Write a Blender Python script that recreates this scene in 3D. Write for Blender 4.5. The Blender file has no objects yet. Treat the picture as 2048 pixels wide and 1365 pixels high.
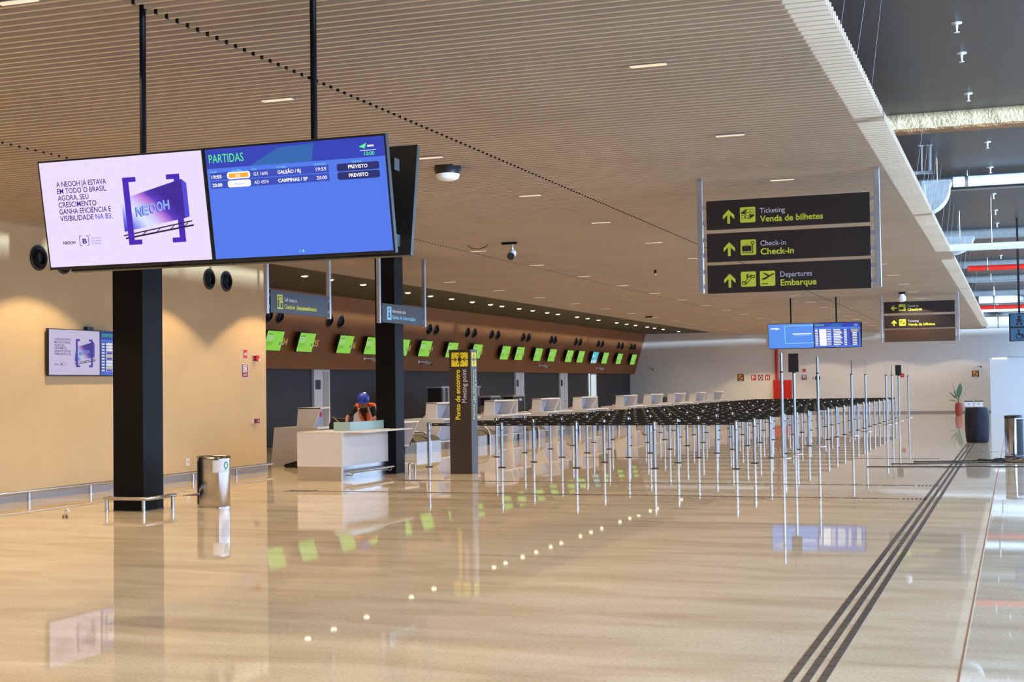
import bpy, math, random
from mathutils import Vector, Matrix
random.seed(7)
S = bpy.context.scene
COL = S.collection

# ------------------------------------------------------------------ camera, sky, exposure
def build_camera():
    cam = bpy.data.cameras.new('camera'); o = bpy.data.objects.new('camera', cam); COL.objects.link(o)
    cam.sensor_width = 36.0; cam.lens = 2800.0 / 2048.0 * 36.0
    cam.clip_start = 0.05; cam.clip_end = 400
    R = ((0.94095, 0.02434, 0.33766), (0.33826, -0.02597, -0.94069), (-0.01413, 0.99937, -0.03267))
    R = Matrix(R)
    # re-orthonormalise
    x = R.col[0].normalized(); z = x.cross(R.col[1]).normalized(); y = z.cross(x)
    M = Matrix((x, y, z)).transposed().to_4x4(); M.translation = (0, 0, 1.75)
    o.matrix_world = M
    S.camera = o
build_camera()
w = bpy.data.worlds.new('World'); S.world = w; w.use_nodes = True
bg = w.node_tree.nodes['Background']
bg.inputs[0].default_value = (0.42, 0.64, 1.0, 1); bg.inputs[1].default_value = 9.5
S.view_settings.view_transform = 'Standard'; S.view_settings.look = 'None'
S.view_settings.exposure = -0.27; S.view_settings.gamma = 1.0; S.view_settings.use_curve_mapping = False
sun = bpy.data.lights.new('sun', 'SUN'); sun.energy = 27.0; sun.angle = math.radians(1.4); sun.color = (0.54, 0.75, 1.0)
so = bpy.data.objects.new('sun', sun); COL.objects.link(so)
SE, SA = math.radians(0.4), math.radians(20.0)   # low sun, coming in from the right and slightly from behind the viewer
so.rotation_euler = Vector((-math.cos(SE)*math.cos(SA), math.cos(SE)*math.sin(SA), -math.sin(SE))).to_track_quat('-Z', 'Y').to_euler()
LAMP_W = 290.0
LAMP_C = (1.0, 0.82, 0.60)
SOFFIT_W = 150.0

# ------------------------------------------------------------------ materials
def lin(c):
    c = c / 255.0
    return c / 12.92 if c <= 0.04045 else ((c + 0.055) / 1.055) ** 2.4
def rgb(r, g, b): return (lin(r), lin(g), lin(b), 1)
_mats = {}
def mat(name, col, rough=0.5, metal=0.0, noise=0.0, nscale=30.0, spec=0.5, bump=0.0, bscale=60.0, stretch=None):
    if name in _mats: return _mats[name]
    m = bpy.data.materials.new(name); m.use_nodes = True
    nt = m.node_tree; b = nt.nodes['Principled BSDF']
    c = rgb(*col)
    b.inputs['Base Color'].default_value = c
    b.inputs['Roughness'].default_value = rough; b.inputs['Metallic'].default_value = metal
    b.inputs['Specular IOR Level'].default_value = spec
    tc = nt.nodes.new('ShaderNodeTexCoord'); src = tc.outputs['Object']
    if stretch:
        mp = nt.nodes.new('ShaderNodeMapping'); mp.inputs['Scale'].default_value = stretch
        nt.links.new(src, mp.inputs[0]); src = mp.outputs[0]
    if noise > 0:
        n = nt.nodes.new('ShaderNodeTexNoise'); n.inputs['Scale'].default_value = nscale; n.inputs['Detail'].default_value = 5
        nt.links.new(src, n.inputs['Vector'])
        r = nt.nodes.new('ShaderNodeValToRGB')
        r.color_ramp.elements[0].position = 0.3; r.color_ramp.elements[1].position = 0.7
        r.color_ramp.elements[0].color = tuple(max(0, v * (1 - noise)) for v in c[:3]) + (1,)
        r.color_ramp.elements[1].color = tuple(min(1, v * (1 + noise)) for v in c[:3]) + (1,)
        nt.links.new(n.outputs['Fac'], r.inputs[0]); nt.links.new(r.outputs[0], b.inputs['Base Color'])
    if bump > 0:
        n2 = nt.nodes.new('ShaderNodeTexNoise'); n2.inputs['Scale'].default_value = bscale; n2.inputs['Detail'].default_value = 6
        nt.links.new(src, n2.inputs['Vector'])
        bp = nt.nodes.new('ShaderNodeBump'); bp.inputs['Strength'].default_value = bump; bp.inputs['Distance'].default_value = 0.02
        nt.links.new(n2.outputs['Fac'], bp.inputs['Height']); nt.links.new(bp.outputs[0], b.inputs['Normal'])
    _mats[name] = m
    return m
def emit(name, col, k=1.0):
    """a lit screen or lamp colour"""
    if name in _mats: return _mats[name]
    m = bpy.data.materials.new(name); m.use_nodes = True
    nt = m.node_tree; b = nt.nodes['Principled BSDF']
    c = rgb(*col)
    b.inputs['Base Color'].default_value = (0.01, 0.01, 0.01, 1); b.inputs['Roughness'].default_value = 0.35
    b.inputs['Specular IOR Level'].default_value = 0.2
    b.inputs['Emission Color'].default_value = c; b.inputs['Emission Strength'].default_value = k
    _mats[name] = m
    return m

def floor_material():
    m = bpy.data.materials.new('polished_granite'); m.use_nodes = True
    nt = m.node_tree; L = nt.links; b = nt.nodes['Principled BSDF']
    tc = nt.nodes.new('ShaderNodeTexCoord')
    mp = nt.nodes.new('ShaderNodeMapping'); mp.inputs['Scale'].default_value = (0.5, 1.9, 1)
    mp.inputs['Rotation'].default_value = (0, 0, 0.12)
    L.new(tc.outputs['Object'], mp.inputs[0])
    n1 = nt.nodes.new('ShaderNodeTexNoise'); n1.inputs['Scale'].default_value = 1.1; n1.inputs['Detail'].default_value = 7; n1.inputs['Distortion'].default_value = 0.6
    L.new(mp.outputs[0], n1.inputs['Vector'])
    r1 = nt.nodes.new('ShaderNodeValToRGB')
    e = r1.color_ramp.elements
    e[0].position = 0.30; e[0].color = rgb(192, 171, 139)
    e[1].position = 0.72; e[1].color = rgb(224, 206, 175)
    m1 = r1.color_ramp.elements.new(0.5); m1.color = rgb(212, 192, 160)
    L.new(n1.outputs['Fac'], r1.inputs[0])
    mp2 = nt.nodes.new('ShaderNodeMapping'); mp2.inputs['Scale'].default_value = (38, 50, 1)
    L.new(tc.outputs['Object'], mp2.inputs[0])
    n2 = nt.nodes.new('ShaderNodeTexNoise'); n2.inputs['Scale'].default_value = 1.0; n2.inputs['Detail'].default_value = 4
    L.new(mp2.outputs[0], n2.inputs['Vector'])
    r2 = nt.nodes.new('ShaderNodeValToRGB')
    r2.color_ramp.elements[0].position = 0.36; r2.color_ramp.elements[0].color = (0.60, 0.57, 0.54, 1)
    r2.color_ramp.elements[1].position = 0.55; r2.color_ramp.elements[1].color = (1, 1, 1, 1)
    L.new(n2.outputs['Fac'], r2.inputs[0])
    mx = nt.nodes.new('ShaderNodeMix'); mx.data_type = 'RGBA'; mx.blend_type = 'MULTIPLY'; mx.inputs[0].default_value = 0.42
    L.new(r1.outputs[0], mx.inputs[6]); L.new(r2.outputs[0], mx.inputs[7])
    L.new(mx.outputs[2], b.inputs['Base Color'])
    b.inputs['Roughness'].default_value = 0.025
    b.inputs['Specular IOR Level'].default_value = 0.14
    return m

def billboard_material():
    """the purple-to-white picture on the advertising screen"""
    m = bpy.data.materials.new('advert_picture'); m.use_nodes = True
    nt = m.node_tree; L = nt.links; b = nt.nodes['Principled BSDF']
    b.inputs['Base Color'].default_value = (0.01, 0.01, 0.01, 1)
    at = nt.nodes.new('ShaderNodeUVMap')
    sp = nt.nodes.new('ShaderNodeSeparateXYZ'); L.new(at.outputs[0], sp.inputs[0])
    ad = nt.nodes.new('ShaderNodeMath'); ad.operation = 'MULTIPLY_ADD'; ad.inputs[1].default_value = 0.45
    L.new(sp.outputs[1], ad.inputs[0]); L.new(sp.outputs[0], ad.inputs[2])
    r = nt.nodes.new('ShaderNodeValToRGB'); e = r.color_ramp.elements
    e[0].position = 0.05; e[0].color = rgb(60, 50, 215)
    e[1].position = 1.0; e[1].color = rgb(52, 22, 150)
    for p, c in ((0.22, (120, 130, 240)), (0.42, (222, 232, 255)), (0.58, (208, 200, 250)), (0.72, (190, 120, 220)), (0.84, (80, 50, 190))):
        x = e.new(p); x.color = rgb(*c)
    L.new(ad.outputs[0], r.inputs[0])
    L.new(r.outputs[0], b.inputs['Emission Color']); b.inputs['Emission Strength'].default_value = 1.2
    return m

M_FLOOR = floor_material()
M_ADPIC = billboard_material()
M_PAVE = mat('pale_concrete_paving', (176, 180, 184), 0.9, noise=0.1, nscale=0.6)
M_TAN = mat('tan_wall_paint', (202, 174, 130), 0.75, noise=0.03, nscale=2.0)
M_WHITEWALL = mat('pale_wall_paint', (224, 220, 214), 0.75, noise=0.02, nscale=2.0)
M_BROWN = mat('brown_wall_panel', (130, 78, 36), 0.55, noise=0.06, nscale=1.5)
M_DARKWALL = mat('charcoal_wall_paint', (47, 48, 52), 0.6, noise=0.03, nscale=1.5)
M_BLADE = mat('white_baffle', (198, 180, 158), 0.5, noise=0.06, nscale=0.7)
M_PLENUM = mat('plenum_black', (16, 15, 14), 0.9, noise=0.1)
M_SOFFIT = mat('olive_soffit', (74, 70, 56), 0.7, noise=0.04, nscale=2)
M_DECK = mat('dark_metal_deck', (54, 56, 59), 0.45, noise=0.07, nscale=1.2, stretch=(0.15, 3, 1))
M_BLACKCOL = mat('matt_black_paint', (10, 10, 11), 0.5, noise=0.05, nscale=5, spec=0.14)
M_STEEL = mat('brushed_steel', (196, 192, 188), 0.26, 1.0, noise=0.05, nscale=20, stretch=(1, 1, 0.1))
M_CHROME = mat('polished_chrome', (214, 214, 216), 0.10, 1.0, noise=0.02, nscale=8)
M_BINST = mat('bin_steel', (188, 183, 178), 0.15, 1.0, noise=0.04, nscale=14, stretch=(1, 1, 0.1))
M_POST = mat('satin_post_steel', (168, 165, 162), 0.24, 1.0, noise=0.03, nscale=8)
M_ALU = mat('anodised_aluminium', (186, 186, 190), 0.35, 0.85, noise=0.03, nscale=8)
M_GALV = mat('galvanised_duct', (196, 202, 206), 0.35, 0.7, noise=0.12, nscale=9, bump=0.25, bscale=14)
M_BLACK = mat('black_plastic', (16, 16, 17), 0.4, noise=0.1, nscale=20)
M_BELT = mat('black_webbing', (13, 12, 13), 0.75, noise=0.1, nscale=60)
M_MARKY = mat('yellow_print', (150, 154, 50), 0.6, noise=0.03)
M_MARKW = mat('white_print', (222, 222, 228), 0.6, noise=0.02)
M_SIGN = mat('dark_brown_sign', (42, 33, 31), 0.35, noise=0.05, nscale=4)
M_SIGNB = mat('brown_sign_blank', (74, 56, 40), 0.35, noise=0.08, nscale=2)  # lighter than the lettered boards: a reflection put into the brown
M_SIGNG = mat('grey_sign_panel', (28, 28, 30), 0.35, noise=0.05, nscale=4)
M_SYEL = mat('sign_yellow', (206, 214, 60), 0.5, noise=0.02)
M_SWHT = mat('sign_white', (212, 212, 226), 0.5, noise=0.02)
M_SBLU = mat('sign_blue', (120, 188, 226), 0.5, noise=0.02)
M_SBLU2 = mat('sign_dull_blue', (62, 104, 132), 0.5, noise=0.02)
M_TYEL = mat('totem_yellow', (246, 224, 44), 0.5, noise=0.02)
M_TOTEM = mat('totem_brown', (56, 42, 34), 0.4, noise=0.05, nscale=4)
M_DESKW = mat('white_laminate', (208, 202, 196), 0.42, noise=0.02, nscale=3)
M_DESKG = mat('daylit_grey_laminate', (158, 163, 178), 0.45, noise=0.02, nscale=3)  # blue cast of daylight on doors and niches is put into this grey
M_GLASSY = mat('frosted_green_glass', (158, 182, 176), 0.3, noise=0.03, nscale=3)
M_BROWNB = mat('brown_conveyor_belt', (86, 74, 50), 0.7, noise=0.12, nscale=20)
M_RED = mat('fire_red_paint', (190, 28, 14), 0.45, noise=0.06, nscale=4)
M_REDP = mat('red_print', (206, 50, 26), 0.55, noise=0.04)
M_DKRED = mat('dark_red_print', (138, 24, 34), 0.55, noise=0.04)
M_GRAN = mat('grey_granite_skirting', (150, 148, 150), 0.45, noise=0.2, nscale=40)
M_TACT = mat('tactile_bronze', (70, 58, 44), 0.5, noise=0.12, nscale=25)
M_JOINT = mat('rusty_joint', (150, 96, 60), 0.6, noise=0.15, nscale=6)
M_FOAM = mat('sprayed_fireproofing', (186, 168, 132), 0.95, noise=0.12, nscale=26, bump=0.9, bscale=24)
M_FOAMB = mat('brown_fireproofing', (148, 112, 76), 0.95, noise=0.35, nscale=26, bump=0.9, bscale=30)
M_PIPEW = mat('white_pipe_wrap', (216, 220, 224), 0.5, noise=0.08, nscale=10)
M_PIPEG = mat('grey_pipe', (128, 132, 134), 0.5, 0.3, noise=0.1, nscale=10)
M_CLAY = mat('terracotta', (140, 54, 34), 0.6, noise=0.1, nscale=12)
M_LEAF = mat('dark_green_leaf', (52, 80, 26), 0.45, noise=0.25, nscale=10)
M_AMBW = mat('brown_wrapper', (120, 92, 70), 0.6, noise=0.2)
M_DRUM = mat('weathered_blue_drum', (30, 29, 38), 0.6, noise=0.6, nscale=5, stretch=(1, 1, 0.45), spec=0.25)
M_DRUMT = mat('drum_dark', (34, 32, 36), 0.5, noise=0.2, nscale=6)
M_CHAIRB = mat('brown_chair_fabric', (78, 62, 48), 0.9, noise=0.1, nscale=40)
M_PAPER = mat('crumpled_paper', (226, 214, 198), 0.8, noise=0.1, nscale=30)
M_CABLE = mat('black_cable_rubber', (26, 24, 24), 0.6, noise=0.1, nscale=30)
M_NUM = mat('cream_yellow_digits', (250, 214, 104), 0.5, noise=0.03)
M_SKIN = mat('skin', (150, 96, 70), 0.55, noise=0.06, nscale=20)
M_VEST = mat('orange_hi_vis', (244, 96, 24), 0.7, noise=0.05, nscale=20)
M_REFL = mat('silver_reflective_tape', (196, 192, 190), 0.4, noise=0.04, nscale=20)
M_SHIRT = mat('black_cotton', (24, 22, 24), 0.9, noise=0.15, nscale=30)
M_TROUS = mat('dark_blue_denim', (42, 46, 66), 0.9, noise=0.15, nscale=30)
M_HELM = mat('blue_helmet_shell', (24, 56, 176), 0.22, noise=0.03, nscale=8)
M_GREEN = mat('recycling_green', (22, 150, 108), 0.55, noise=0.03)
M_BOOTH = mat('white_booth_panel', (206, 212, 216), 0.35, noise=0.01, nscale=3)
M_DOORW = mat('white_door_paint', (206, 208, 214), 0.45, noise=0.02, nscale=4)
M_DOORG = mat('beige_door_leaf', (172, 166, 156), 0.5, noise=0.03, nscale=4)
M_LED = emit('warm_led', (255, 236, 206), 1.1)
M_DOWN = emit('downlight_lens', (255, 226, 176), 14.0)
M_DAYLED = emit('daylight_led', (240, 248, 255), 2.0)
M_DOORLIT = emit('lit_door_glow', (226, 240, 244), 1.0)

# ------------------------------------------------------------------ mesh builder
class MB:
    def __init__(s): s.v = []; s.f = []; s.m = []; s.s = []; s.mats = []; s.uv = {}
    def mi(s, m):
        if m not in s.mats: s.mats.append(m)
        return s.mats.index(m)
    def add(s, vs, fs, m, smooth=False):
        b = len(s.v); k = s.mi(m); s.v += [Vector(p) for p in vs]
        for f in fs: s.f.append([b + i for i in f]); s.m.append(k); s.s.append(smooth)
    def box(s, x0, y0, z0, x1, y1, z1, m):
        x0, x1 = min(x0, x1), max(x0, x1); y0, y1 = min(y0, y1), max(y0, y1); z0, z1 = min(z0, z1), max(z0, z1)
        s.add([(x0,y0,z0),(x1,y0,z0),(x1,y1,z0),(x0,y1,z0),(x0,y0,z1),(x1,y0,z1),(x1,y1,z1),(x0,y1,z1)],
              [(0,3,2,1),(4,5,6,7),(0,1,5,4),(1,2,6,5),(2,3,7,6),(3,0,4,7)], m)
    def obox(s, o, u, v, n, m):
        """box from corner o along edge vectors u, v, n"""
        o, u, v, n = map(Vector, (o, u, v, n))
        p = [o, o+u, o+u+v, o+v]; q = [a + n for a in p]
        s.add(p + q, [(0,3,2,1),(4,5,6,7),(0,1,5,4),(1,2,6,5),(2,3,7,6),(3,0,4,7)], m)
    def quad(s, pts, m): s.add(pts, [tuple(range(len(pts)))], m)
    def prism(s, poly, ext, m):
        """closed prism: polygon of 3D points extruded by vector ext"""
        n = len(poly); e = Vector(ext); p = [Vector(a) for a in poly]
        fs = [tuple(reversed(range(n))), tuple(range(n, 2*n))]
        fs += [(i, (i+1) % n, n + (i+1) % n, n + i) for i in range(n)]
        s.add(p + [a + e for a in p], fs, m)
    def frame(s, d):
        d = Vector(d).normalized()
        a = Vector((0,0,1)) if abs(d.z) < 0.9 else Vector((1,0,0))
        u = d.cross(a).normalized(); return u, d.cross(u).normalized()
    def cyl(s, p0, p1, r0, m, r1=None, seg=14, cap=True):
        p0, p1 = Vector(p0), Vector(p1); r1 = r0 if r1 is None else r1
        u, v = s.frame(p1 - p0); vs = []
        for p, r in ((p0, r0), (p1, r1)):
            for i in range(seg):
                a = 2*math.pi*i/seg; vs.append(p + (u*math.cos(a) + v*math.sin(a))*r)
        s.add(vs, [(i, (i+1)%seg, seg+(i+1)%seg, seg+i) for i in range(seg)], m, True)
        if cap:
            s.add(vs[:seg], [tuple(reversed(range(seg)))], m); s.add(vs[seg:], [tuple(range(seg))], m)
    def tube(s, pts, r, m, seg=10):
        pts = [Vector(p) for p in pts]; n = len(pts); vs = []; u = None
        for i, p in enumerate(pts):
            d = (pts[min(i+1, n-1)] - pts[max(i-1, 0)]).normalized()
            if u is None: u, v = s.frame(d)
            else:
                u = (u - d*u.dot(d)).normalized(); v = d.cross(u)
            for k in range(seg):
                a = 2*math.pi*k/seg; vs.append(p + (u*math.cos(a) + v*math.sin(a))*r)
        fs = [(i*seg+k, i*seg+(k+1)%seg, (i+1)*seg+(k+1)%seg, (i+1)*seg+k) for i in range(n-1) for k in range(seg)]
        s.add(vs, fs, m, True)
        s.add(vs[:seg], [tuple(range(seg))], m); s.add(vs[-seg:], [tuple(range(seg))], m)
    def lathe(s, c, prof, m, seg=24, ax=(0,0,1)):
        """prof: list of (radius, height along ax)"""
        c = Vector(c); ax = Vector(ax).normalized(); u, v = s.frame(ax); vs = []
        for r, h in prof:
            for k in range(seg):
                a = 2*math.pi*k/seg; vs.append(c + ax*h + (u*math.cos(a) + v*math.sin(a))*r)
        n = len(prof)
        fs = [(i*seg+k, i*seg+(k+1)%seg, (i+1)*seg+(k+1)%seg, (i+1)*seg+k) for i in range(n-1) for k in range(seg)]
        s.add(vs, fs, m, True)
        s.add(vs[:seg], [tuple(range(seg))], m); s.add(vs[-seg:], [tuple(range(seg))], m)
    def build(s, name, root=None, parent=None, loc=None, bevel=0.0):
        base = Vector(loc) if loc is not None else (Vector(root['_w']) if root is not None else Vector((0,0,0)))
        me = bpy.data.meshes.new(name)
        me.from_pydata([tuple(p - base) for p in s.v], [], s.f)
        for m in s.mats: me.materials.append(m)
        me.polygons.foreach_set('material_index', s.m); me.polygons.foreach_set('use_smooth', s.s)
        if s.uv:
            l = me.uv_layers.new(name='UVMap')
            for fi, uvs in s.uv.items():
                for k, li in enumerate(me.polygons[fi].loop_indices): l.data[li].uv = uvs[k]
        me.update()
        o = bpy.data.objects.new(name, me); COL.objects.link(o)
        p = parent or root
        if p is not None: o.parent = p
        else: o.location = base
        if bevel > 0:
            b = o.modifiers.new('bevel', 'BEVEL'); b.width = bevel; b.segments = 2; b.limit_method = 'ANGLE'
        return o

def tag(o, label, cat, group=None):
    o['label'] = label; o['category'] = cat
    if group: o['group'] = group
    return o
def thing(name, label, cat, loc, group=None):
    o = bpy.data.objects.new(name, None); COL.objects.link(o); o.location = loc; o.empty_display_size = 0.1
    o['_w'] = tuple(loc)
    return tag(o, label, cat, group)
def single(mb, name, label, cat, loc, group=None, bevel=0.0):
    return tag(mb.build(name, loc=loc, bevel=bevel), label, cat, group)
def struct(name, mb, bevel=0.0):
    o = mb.build(name, bevel=bevel); o['kind'] = 'structure'; return o
def dup(root, loc, label, group=None):
    r = root.copy(); COL.objects.link(r); r.location = loc; r['_w'] = tuple(loc); r['label'] = label
    if group: r['group'] = group
    for ch in list(root.children):
        c = ch.copy(); COL.objects.link(c); c.parent = r
        for g in list(ch.children):
            d = g.copy(); COL.objects.link(d); d.parent = c
    return r
ORD = ['first','second','third','fourth','fifth','sixth','seventh','eighth','ninth','tenth','eleventh','twelfth','thirteenth',
       'fourteenth','fifteenth','sixteenth','seventeenth','eighteenth','nineteenth','twentieth','twenty-first','twenty-second','twenty-third','twenty-fourth','twenty-fifth']

# ------------------------------------------------------------------ flat panels: lettering and pictograms in (x, y) of a panel
_tc = {}
def glyphs(text, bold):
    key = (text, bold)
    if key not in _tc:
        cu = bpy.data.curves.new('t', 'FONT'); cu.body = text; cu.size = 1.0; cu.offset = bold; cu.resolution_u = 3
        ob = bpy.data.objects.new('t', cu); COL.objects.link(ob)
        dg = bpy.context.evaluated_depsgraph_get()
        me = bpy.data.meshes.new_from_object(ob.evaluated_get(dg))
        vs = [(v.co.x, v.co.y) for v in me.vertices]; fs = [tuple(p.vertices) for p in me.polygons]
        bpy.data.objects.remove(ob); bpy.data.curves.remove(cu); bpy.data.meshes.remove(me)
        _tc[key] = (vs, fs)
    return _tc[key]
CAPH = None
class Panel:
    """drawing plane: o lower-left corner, u right, v up, n towards the reader"""
    def __init__(s, mb, o, u, v, n): s.mb = mb; s.o, s.u, s.v, s.n = map(Vector, (o, u, v, n)); s.dz = 0.0015
    def P(s, x, y, l): return s.o + s.u*x + s.v*y + s.n*(l*s.dz)
    def poly(s, pts, m, l=1): s.mb.quad([s.P(x, y, l) for x, y in pts], m)
    def rect(s, x0, y0, x1, y1, m, l=1): s.poly([(x0,y0),(x1,y0),(x1,y1),(x0,y1)], m, l)
    def rrect(s, x0, y0, x1, y1, r, m, l=1):
        pts = []
        for cx, cy, a0 in ((x1-r, y0+r, -90), (x1-r, y1-r, 0), (x0+r, y1-r, 90), (x0+r, y0+r, 180)):
            for k in range(5):
                a = math.radians(a0 + k*22.5); pts.append((cx + r*math.cos(a), cy + r*math.sin(a)))
        s.poly(pts, m, l)
    def disc(s, x, y, r, m, l=1, seg=20, ry=None):
        ry = ry or r
        s.poly([(x + r*math.cos(2*math.pi*k/seg), y + ry*math.sin(2*math.pi*k/seg)) for k in range(seg)], m, l)
    def line(s, pts, wd, m, l=1):
        for (ax, ay), (bx, by) in zip(pts, pts[1:]):
            dx, dy = bx-ax, by-ay; d = math.hypot(dx, dy); nx, ny = -dy/d*wd/2, dx/d*wd/2; ex, ey = dx/d*wd/2, dy/d*wd/2
            s.poly([(ax-ex+nx, ay-ey+ny), (ax-ex-nx, ay-ey-ny), (bx+ex-nx, by+ey-ny), (bx+ex+nx, by+ey+ny)], m, l)
    def text(s, t, x, y, h, m, w=None, l=2, bold=0.0, align='L'):
        global CAPH
        if CAPH is None: CAPH = max(p[1] for p in glyphs('H', 0.0)[0])
        vs, fs = glyphs(t, bold)
        if not vs: return
        x0 = min(p[0] for p in vs); x1 = max(p[0] for p in vs)
        sy = h / CAPH; sx = (w / (x1 - x0)) if w else sy
        wd = (x1 - x0)*sx
        ox = x if align == 'L' else (x - wd/2 if align == 'C' else x - wd)
        s.mb.add([s.P(ox + (px - x0)*sx, y + py*sy, l) for px, py in vs], fs, m)
def arrow(p, x, y, h, m, ang=0, l=2):
    """straight arrow centred on x, y"""
    k = h/1.0
    pts1 = [(-.1,-.5),(.1,-.5),(.1,.36),(-.1,.36)]
    pts2 = [(0,.5),(-.41,.09),(-.41,-.19),(0,.22)]
    pts3 = [(0,.5),(0,.22),(.41,-.19),(.41,.09)]
    c, sn = math.cos(ang), math.sin(ang)
    for pts, ll in ((pts1, l), (pts2, l+.4), (pts3, l+.4)):
        p.poly([(x + (a*c - b*sn)*k, y + (a*sn + b*c)*k) for a, b in pts], m, ll)
def icon_ticket(p, x, y, s, fg, bgm):
    p.rrect(x, y, x+s, y+s, s*.09, fg, 2)
    for (a, b, c, d) in ((.42,.62,.92,.84), (.1,.24,.6,.46)):
        p.rect(x+a*s, y+b*s, x+c*s, y+d*s, bgm, 3); p.rect(x+(a+.02)*s, y+(b+.025)*s, x+(c-.02)*s, y+(d-.025)*s, fg, 4)
    p.line([(x+.6*s, y+.73*s), (x+.74*s, y+.73*s)], .02*s, bgm, 5); p.line([(x+.67*s, y+.67*s), (x+.67*s, y+.79*s)], .02*s, bgm, 5)
    p.disc(x+.34*s, y+.35*s, .06*s, bgm, 5)
    hand = [(.08,.66),(.2,.72),(.34,.84),(.46,.8),(.44,.72),(.4,.54),(.3,.52),(.24,.58),(.08,.54)]
    p.poly([(x+a*s, y+b*s) for a, b in hand], bgm, 6)
    p.poly([(x+(1-a)*s, y+(1-b+.06)*s) for a, b in hand], bgm, 6)
    for k in range(3):
        p.line([(x+.33*s, y+(.6+.07*k)*s), (x+.43*s, y+(.58+.07*k)*s)], .02*s, fg, 7)
        p.line([(x+.57*s, y+(.3+.07*k)*s), (x+.67*s, y+(.28+.07*k)*s)], .02*s, fg, 7)
def icon_bag(p, x, y, s, fg, bgm):
    p.rrect(x, y, x+s, y+s, s*.09, fg, 2)
    p.rrect(x+.1*s, y+.24*s, x+.7*s, y+.6*s, s*.04, bgm, 3)
    p.line([(x+.32*s, y+.6*s), (x+.32*s, y+.67*s), (x+.48*s, y+.67*s), (x+.48*s, y+.6*s)], .025*s, bgm, 3)
    p.line([(x+.1*s, y+.15*s), (x+.79*s, y+.15*s), (x+.79*s, y+.66*s)], .05*s, bgm, 3)
    p.disc(x+.78*s, y+.78*s, .125*s, bgm, 4); p.disc(x+.78*s, y+.78*s, .075*s, fg, 5)
    p.line([(x+.78*s, y+.78*s), (x+.82*s, y+.80*s)], .02*s, bgm, 6)
def icon_escalator(p, x, y, s, fg, bgm):
    p.rrect(x, y, x+s, y+s, s*.09, fg, 2)
    p.line([(x+.16*s, y+.26*s), (x+.32*s, y+.26*s), (x+.68*s, y+.66*s), (x+.84*s, y+.66*s)], .19*s, bgm, 3)
    p.disc(x+.16*s, y+.26*s, .1*s, bgm, 3); p.disc(x+.84*s, y+.66*s, .1*s, bgm, 3)
    p.line([(x+.16*s, y+.26*s), (x+.32*s, y+.26*s), (x+.68*s, y+.66*s), (x+.84*s, y+.66*s)], .10*s, fg, 4)
    p.disc(x+.44*s, y+.8*s, .055*s, bgm, 3); p.poly([(x+.38*s, y+.5*s), (x+.46*s, y+.6*s), (x+.54*s, y+.7*s), (x+.46*s, y+.73*s), (x+.38*s, y+.72*s)], bgm, 5)
def icon_plane(p, x, y, s, fg, bgm):
    p.rrect(x, y, x+s, y+s, s*.09, fg, 2)
    p.line([(x+.2*s, y+.46*s), (x+.88*s, y+.78*s)], .085*s, bgm, 3)
    p.poly([(x+.5*s, y+.66*s), (x+.2*s, y+.86*s), (x+.28*s, y+.88*s), (x+.66*s, y+.7*s)], bgm, 4)
    p.poly([(x+.36*s, y+.5*s), (x+.1*s, y+.52*s), (x+.22*s, y+.4*s), (x+.42*s, y+.48*s)], bgm, 5)
    p.poly([(x+.3*s, y+.46*s), (x+.5*s, y+.56*s), (x+.62*s, y+.6*s), (x+.34*s, y+.42*s)], bgm, 6)
    p.line([(x+.12*s, y+.15*s), (x+.5*s, y+.15*s)], .045*s, bgm, 3)

# ------------------------------------------------------------------ the setting
mb = MB(); mb.box(-22, -12, -0.2, 4.4, 81.5, 0, M_FLOOR); struct('floor', mb)

mb = MB(); mb.box(4.4, -60, -0.3, 90, 140, -0.1, M_PAVE); struct('ground_outside', mb)
# unseen block added outside: its top keeps the low sun off below the slats
mb = MB(); mb.box(30, -60, -0.1, 36, 140, 4.8, M_PAVE); struct('wall_sun_block', mb)
YF = 80.3
XR = 4.0
def slat_ceiling():
    mb = MB(); y = -9.0; pitch = 0.1385
    y = 8.0859 - pitch*123
    while y < 79.2:
        for x0, x1 in ((-15.2, -10.425), (-10.395, -5.835), (-5.805, -1.23)):
            mb.box(x0, y, 4.5, x1, y + 0.030, 4.592, M_BLADE)
        for xs in (-10.41, -5.82): mb.box(xs - .0149, y + .001, 4.502, xs + .0149, y + .029, 4.588, M_PLENUM)  # black fillers added to imitate the shaded depth of the blade gaps
        y += pitch
    mb.box(-15.2, -9.5, 4.86, -4.0, 80.3, 4.9, M_PLENUM)
    struct('ceiling', mb)
slat_ceiling()
mb = MB(); mb.box(-22, 26.5, 4.74, -15.2, YF, 4.8, M_SOFFIT); struct('ceiling_soffit', mb)
mb = MB(); mb.box(-4.2, -12, 5.65, XR + .4, YF, 5.8, M_DECK); struct('ceiling_deck', mb)
mb = MB(); mb.box(-4.02, -9.5, 4.594, -4.0, YF, 5.7, M_PLENUM); struct('ceiling_sun_stop', mb)  # unseen upright sheet added to stop sun leaking in above the slats
mb = MB(); mb.box(-15.6, -12, 0, -15.28, 26.76, 4.95, M_TAN); mb.box(-22, 26.5, 0, -15.59, 26.76, 4.95, M_TAN); struct('wall_left', mb)
mb = MB(); mb.box(-16, -12.2, 0, XR, -12, 5.8, M_DARKWALL); struct('wall_rear', mb)  # unseen wall added to close the hall, darkened to cut bounce onto the slats
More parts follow.
